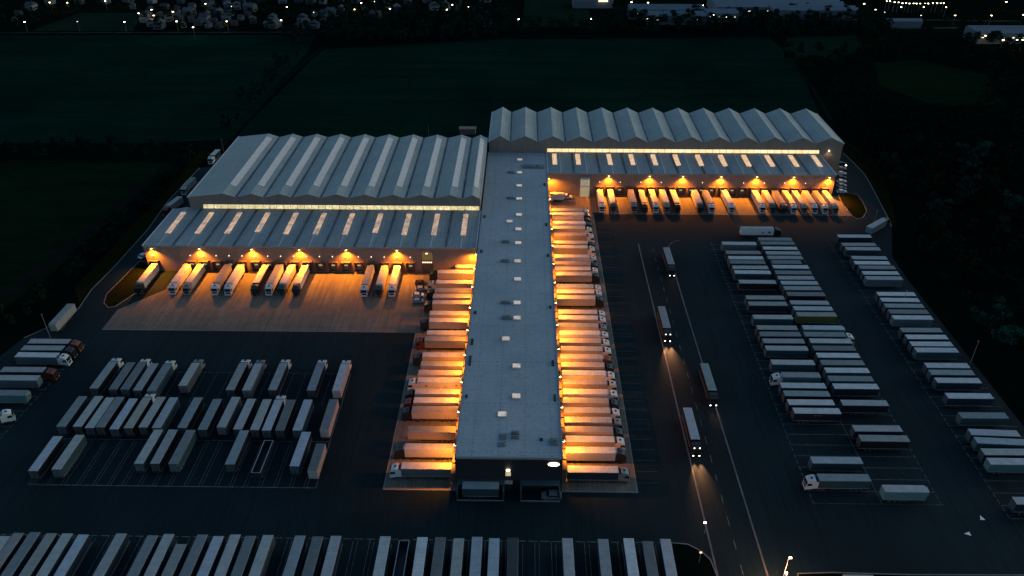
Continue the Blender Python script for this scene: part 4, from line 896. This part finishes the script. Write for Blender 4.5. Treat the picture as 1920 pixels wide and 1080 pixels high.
def quads_mesh(name, V, m):
    me = bpy.data.meshes.new(name); n_ = len(V) // 4
    me.vertices.add(len(V)); me.vertices.foreach_set('co', V.astype(np.float32).ravel())
    me.loops.add(4 * n_); me.loops.foreach_set('vertex_index', np.arange(4 * n_, dtype=np.int32))
    me.polygons.add(n_); me.polygons.foreach_set('loop_start', np.arange(n_, dtype=np.int32) * 4); me.polygons.foreach_set('loop_total', np.full(n_, 4, dtype=np.int32))
    me.materials.append(m); me.update(calc_edges=True); return me
def trunk_mesh(h, r, seed):
    g_ = random.Random(seed); b = MB(); b.cyl((0, 0, 0), (0, 0, h * .7), .055 * r + .08, .05, 7)
    for k in range(6):
        a = g_.uniform(0, 6.28); z0 = h * g_.uniform(.25, .55); b.cyl((0, 0, z0), (math.cos(a) * r * .55, math.sin(a) * r * .55, z0 + h * .25), .09, .03, 5)
    return b.mesh('trunk', BARK)
TV = []
for k, (h, r, nl, mi) in enumerate([(9, 3.8, 900, 0), (11, 4.4, 1100, 1), (7.5, 3.4, 800, 0), (12.5, 3.4, 1000, 0), (10, 4.6, 1100, 2), (4.2, 2.6, 500, 1)]):
    TV.append((quads_mesh('crown', crown_arrays(h, r, nl, 50 + k), LEAF[mi]), trunk_mesh(h, r, k)))
def tree(x, y_, k, sc, lab, group, name='tree'):
    t = empty(name, (x, y_, 0), random.uniform(0, 6.28)); t.scale = (sc, sc, sc * random.uniform(.85, 1.15)); tag(t, lab, 'tree' if name == 'tree' else 'shrub', group)
    link('trunk', TV[k][1], t); link('crown', TV[k][0], t)
def inside(p, poly):
    x, y_ = p; c_ = False
    for (x0, y0), (x1, y1) in zip(poly, poly[1:] + poly[:1]):
        if (y0 > y_) != (y1 > y_) and x < (x1 - x0) * (y_ - y0) / (y1 - y0) + x0: c_ = not c_
    return c_
def scatter(pxpoly, spacing, lab, group, ks, smin=.8, smax=1.2, limit=999, drop=0.0):
    P = [at(*p) for p in pxpoly]; xs_ = [p[0] for p in P]; ys_ = [p[1] for p in P]; out = []
    yy = min(ys_); 
    while yy < max(ys_):
        xx = min(xs_)
        while xx < max(xs_):
            q = (xx + random.uniform(-.4, .4) * spacing, yy + random.uniform(-.4, .4) * spacing)
            if inside(q, P) and random.random() > drop: out.append(q)
            xx += spacing
        yy += spacing
    return out
GROUPS = []
def plant(out, rowlen, lab, group, ks, smin, smax):
    # rows by distance, then left to right, so every label points at one tree
    out.sort(key=lambda q: q[1]); rows = [sorted(out[i:i + rowlen]) for i in range(0, len(out), rowlen)]
    for ri, row in enumerate(rows):
        for ci, (x, y_) in enumerate(row):
            pos = f'{nth(ci+1)} from left in {nth(ri+1)} band'
            tree(x, y_, random.choice(ks), random.uniform(smin, smax), f'{lab}, {pos}', group)
# near left belt between field and side road
o = scatter([(372, 300), (345, 300), (300, 340), (240, 395), (160, 470), (60, 560), (-30, 610), (-60, 660), (40, 612), (95, 570), (135, 545), (200, 480), (262, 410), (320, 350)], 6.5, '', '', [])
plant(o, 6, 'dark tree beside left side road', 'trees in the belt left of the side road', [0, 1, 2, 5], .6, 1.0)
# right belt
o = scatter([(1560, 222), (1600, 262), (1650, 320), (1690, 400), (1700, 460), (1740, 540), (1800, 600), (1860, 680), (1935, 770), (1990, 770), (1990, 480), (1960, 250), (1760, 222), (1660, 205)], 7.6, '', '', [], drop=.18)
o = [q for q in o if q[0] > 158]
random.shuffle(o); o = sorted(o, key=lambda q: q[1])
near, farr = o[:150], o[150:]
plant(near, 8, 'dark tree in the wood right of yard', 'trees in the wood on the right', [0, 0, 1, 2, 3, 4, 5], .75, 1.25)
# hedgerow on the left
o = scatter([(-20, 272), (330, 272), (330, 298), (-20, 300)], 7.5, '', '', [], drop=.15)
plant(o, 8, 'dark hedgerow tree between the two left fields', 'hedgerow trees between the left fields', [0, 2, 1], .6, .95)
def merged(name, spots, ks, smin, smax, mat_, keep=260):
    parts = []
    for (x, y_) in spots:
        k = random.choice(ks); V = BASE[k]; sc = random.uniform(smin, smax); a = random.uniform(0, 6.28); ca_, sa_ = math.cos(a), math.sin(a)
        Q = V.copy(); X = Q[:, 0] * ca_ - Q[:, 1] * sa_; Y = Q[:, 0] * sa_ + Q[:, 1] * ca_
        Q[:, 0] = X * sc + x; Q[:, 1] = Y * sc + y_; Q[:, 2] *= sc * random.uniform(.85, 1.15); parts.append(Q)
    if not parts: return
    ob = link(name, quads_mesh(name, np.concatenate(parts), mat_)); ob['kind'] = 'stuff'; return ob
BASE = [crown_arrays(9, 4.0, 300, 70, 1), crown_arrays(11, 4.6, 340, 71), crown_arrays(7, 3.6, 260, 72)]
BASE = [b * np.array([1, 1, 1]) for b in BASE]
merged('woodland', farr, [0, 1, 2], .8, 1.25, LEAF[0])
o = scatter([(430, 262), (480, 200), (545, 128), (572, 95), (600, 60), (520, 64), (548, 100), (500, 150), (440, 200), (400, 262)], 8, '', '', [], drop=.2)
merged('woodland', o, [0, 1, 2], .7, 1.1, LEAF[0])
o = scatter([(606, 40), (650, 30), (760, 28), (960, 28), (985, 48), (1110, 52), (1150, 30), (1300, 36), (1420, 26), (1700, 30), (1660, 60), (1600, 66), (1440, 68), (960, 66), (915, 78), (610, 88)], 8.5, '', '', [], drop=.05)
merged('woodland', o, [0, 1, 2], .8, 1.25, LEAF[0])
o = scatter([(1440, 70), (1480, 66), (1660, 62), (1960, 90), (1960, 250), (1760, 222), (1860, 190), (1840, 140), (1720, 112), (1640, 118), (1600, 150), (1660, 200), (1560, 222), (1520, 160), (1480, 118)], 9.5, '', '', [], drop=.3)
o = [q for q in o if not inside(q, [at(*p) for p in [(1475, 72), (1600, 68), (1640, 84), (1560, 112), (1480, 108)]])]
merged('woodland', o, [0, 1, 2], .8, 1.3, LEAF[1])
o = scatter([(-20, 18), (300, 18), (300, 24), (150, 26), (60, 58), (-20, 58)], 9, '', '', [], drop=.35)
o += scatter([(250, 30), (600, 5), (960, 5), (960, 28), (620, 40), (600, 56), (260, 58)], 13, '', '', [], drop=.4)
o += scatter([(1600, -10), (1960, -10), (1960, 50), (1700, 50)], 12, '', '', [], drop=.35)
merged('woodland', o, [0, 1, 2], .6, 1.0, LEAF[1])
o = scatter([(1586, 275), (1650, 310), (1676, 380), (1666, 405), (1640, 350), (1605, 300)], 3.2, '', '', [])
merged('undergrowth', o, [2], .22, .42, LEAF[1])

# ================================================================== FAR TOWN
WALLS = [plain('render_pale', (.085, .105, .125), .8), plain('render_grey', (.014, .022, .03), .8), plain('render_blue', (.024, .04, .052), .8)]
ROOFS = [plain('tile_pale', (.010, .017, .024), .8), plain('tile_dark', (.006, .010, .014), .8), plain('tile_mid', (.030, .044, .058), .8)]
def house_mesh(wd, dp, h, k):
    b = MB(); b.box(-wd / 2, wd / 2, -dp / 2, dp / 2, 0, h); wm = b.mesh('wall', WALLS[k])
    for s in (0, 1):
        pass
    b = MB(); o_ = .3; rh = wd * .28
    b.add([(-wd / 2 - o_, -dp / 2 - o_, h), (wd / 2 + o_, -dp / 2 - o_, h), (wd / 2 + o_, dp / 2 + o_, h), (-wd / 2 - o_, dp / 2 + o_, h), (0, -dp / 2 - o_, h + rh), (0, dp / 2 + o_, h + rh)],
          [(0, 1, 4), (1, 2, 5, 4), (2, 3, 5), (3, 0, 4, 5)])
    b.box(wd * .2, wd * .2 + .6, -.4, .3, h + .2, h + rh + .8)
    rm = b.mesh('roof', ROOFS[k])
    b = MB()
    b.box(-wd * .3, wd * .3, -dp / 2 - .03, -dp / 2 - .01, 1.0, 2.3)
    win = b.mesh('window', GLASS)
    return wm, rm, win
HV = [house_mesh(8, 10, 5.5, 0), house_mesh(7, 8, 4.5, 1), house_mesh(9, 12, 6, 2), house_mesh(11, 8, 5, 0), house_mesh(7.5, 9, 5.2, 1)]
def house(x, y_, k, a, lab):
    t = empty('house', (x, y_, 0), a); q_ = random.uniform(.5, .85); t.scale = (q_, q_, q_); tag(t, lab, 'house', 'houses of the far town')
    link('wall', HV[k][0], t); r_ = link('roof', HV[k][1], t); link('window', HV[k][2], t)
rowsH = [(50, [283, 300, 345, 372, 392, 412, 440, 500, 516, 560, 575, 590, 915]), (40, [270, 318, 338, 362, 385, 402, 425, 452, 475, 512, 568, 604, 617, 905, 28]), (30, [275, 300, 331, 356, 388, 410, 430, 465, 590, 610, 624, 690, 705, 720, 908, 36]),
         (18, [60, 250, 282, 310, 333, 361, 395, 428, 445, 470, 640, 685, 730, 745, 815, 835]), (5, [95, 150, 200, 240, 286, 340, 390, 425, 455, 490, 530, 560, 583, 606, 640, 668, 702, 726, 765, 800, 830, 910]), (-6, [60, 120, 220, 300, 380, 460, 540, 600, 680, 780, 880, 940])]
for ri, (v_, us) in enumerate(rowsH):
    for ci, u in enumerate(sorted(us)):
        x, y_ = at(u, v_ + random.uniform(-3, 3), 0)
        house(x, y_, random.randrange(5), random.choice([0, R(90), R(20), R(-15), R(70)]) + random.uniform(-.1, .1), f'small pale house in far town, {nth(ci+1)} from left in {nth(ri+1)} row back')
street = [(93, 4.5, 1), (126, 5, 1), (197, 2, 0), (46, 41, 0), (145, 40.5, 2), (233, 41, 0), (260, 25, 0), (284, 18, 0), (288, 29, 1), (324, 22, 0), (331, 40, 0), (385, 7, 1), (425, 40, 1), (362, 51, 0), (434, 12, 2), (538, 13.5, 0), (527, 38, 0), (588, 23, 2), (665, 17.5, 1), (677, 5.5, 0), (703, 3, 0),
          (731, 16.5, 0), (765, 23, 2), (838, 18, 0), (848, 9, 0), (878, 13, 1), (972.5, 36, 0), (1108.5, 36, 0), (1213.5, 35, 0), (1184, 4, 0), (1215, 5, 0), (1318, 10, 0), (1330, 19, 0), (1339, 28, 0), (1377, 9, 0), (1395, 9, 1), (1403, 9, 1), (1479, 10, 0), (1471, 18, 0), (1550, 16, 0), (1593, 14.5, 0), (1620.5, 7, 0),
          (1620, 27, 0), (1642, 18, 0), (1659, 23, 2), (1727, 29, 2), (1791, 29, 1), (1859, 29, 1), (1887, 3.5, 0), (1919, 28, 1), (1831, 60, 0), (1848, 67, 0), (1881, 75, 0), (1894, 75, 0), (1907, 75, 0), (1918, 75, 0)]
gm = [WHITE_GLOW, WARM_GLOW, glow('dim_far_lamp', (.9, .9, .7), 2.5)]
for i, (u, v_, k) in enumerate(sorted(street)):
    street_lamp(u, v_, 7.5, f'far street lamp beyond the fields, {nth(i+1)} from left along the skyline', gm[k], (900 if k == 1 else 350) if k < 2 else 0, 'street lamps far beyond the fields', color=(1, .62, .32), head=.55 if k < 2 else .4)
# far warehouses on the right
def far_hall(u0, u1, v0, v1, h, lab, m, lampsrow=0, ridges=6):
    x0, y0 = at(u0, v0, h); x1, _ = at(u1, v0, h); _, y1 = at(u1, v1, h)
    t = empty('warehouse', ((x0 + x1) / 2, y0, 0)); tag(t, lab, 'warehouse'); ox = t.location.x
    b = MB(); b.box(x0 - ox, x1 - ox, 0, y1 - y0, 0, h - .05); b.build('wall', WALLS[0], t)
    b = MB(); n_ = ridges; W = (y1 - y0) / n_
    for k in range(n_):
        b.add([(x0 - ox - .3, k * W, h), (x1 - ox + .3, k * W, h), (x1 - ox + .3, (k + .5) * W, h + 1.6), (x0 - ox - .3, (k + .5) * W, h + 1.6), (x1 - ox + .3, (k + 1) * W, h), (x0 - ox - .3, (k + 1) * W, h)], [(0, 1, 2, 3), (3, 2, 4, 5), (0, 3, 5), (1, 4, 2)])
    b.build('roof', m, t)
    if lampsrow:
        for k in range(lampsrow):
            xx = x0 - ox + (x1 - x0) * (k + .5) / lampsrow
            b = MB(); b.box(xx - .7, xx + .7, -.3, -.02, h * .55, h * .55 + .6); b.build('window', gm[2], t)
FR = plain('far_roof', (.07, .11, .145), .7, dirt=.6, scale=.2)
far_hall(1182, 1322, 18, 10, 8, 'far blue roofed warehouse at the skyline, leftmost of the far warehouses', FR, 5, 3)
far_hall(1215, 1325, 30, 22, 7, 'lower far warehouse in front of leftmost blue one', FR, 3, 2)
far_hall(1325, 1385, 25, 18, 7, 'narrow far warehouse between the two big blue ones', FR, 4, 2)
far_hall(1345, 1590, 13, -6, 8, 'broad far warehouse left of the bright car park', FR, 14, 4)
far_hall(1450, 1610, 19, 12, 8, 'long far blue warehouse in front of the broad one', FR, 0, 2)
far_hall(1835, 1990, 62, 50, 8, 'pale far warehouse cut by the right edge', FR, 8, 3)
far_hall(1665, 1730, 40, 36, 5, 'low pale far building beneath the bright car park', FR, 0, 1)
far_hall(1075, 1150, 0, -8, 7, 'far hall with a glowing forecourt beside green meadow', FR, 0, 1)
# bright row of flood lights over the far car park
for i in range(19):
    u = 1662 + i * 7.2 + random.uniform(-1.5, 1.5) if i < 16 else 1690 + (i - 16) * 42
    v_ = (1.5 + min(i, 4) * 1.2) if i < 16 else 14
    x, y_ = at(u, v_ + random.uniform(-.6, .6), 8); t = empty('flood_light', (x, y_, 0)); tag(t, f'tiny bright flood light at the far car park, {nth(i+1)} from its left end', 'flood light', 'flood lights of the far car park')
    b = MB(); b.cyl((0, 0, 0), (0, 0, 8), .12, .08, 6); b.build('pole', STEEL, t); b = MB(); b.box(-.38, .38, -.3, .3, 7.9, 8.2); b.build('lamp_head', WHITE_GLOW if i % 3 else WARM_GLOW, t)
x, y_ = at(1131, 3, 6); t = empty('flood_light', (x, y_, 0)); tag(t, 'wide warm flood light by the green far meadow', 'flood light')
b = MB(); b.cyl((0, 0, 0), (0, 0, 6), .15, .1, 6); b.build('pole', STEEL, t); b = MB(); b.box(-4, 4, -.5, .5, 6, 6.8); b.build('lamp_head', glow('forecourt_glow', (1, .7, .38), 3), t)
print('objects', len(bpy.data.objects), 'labels', len(LABELS))
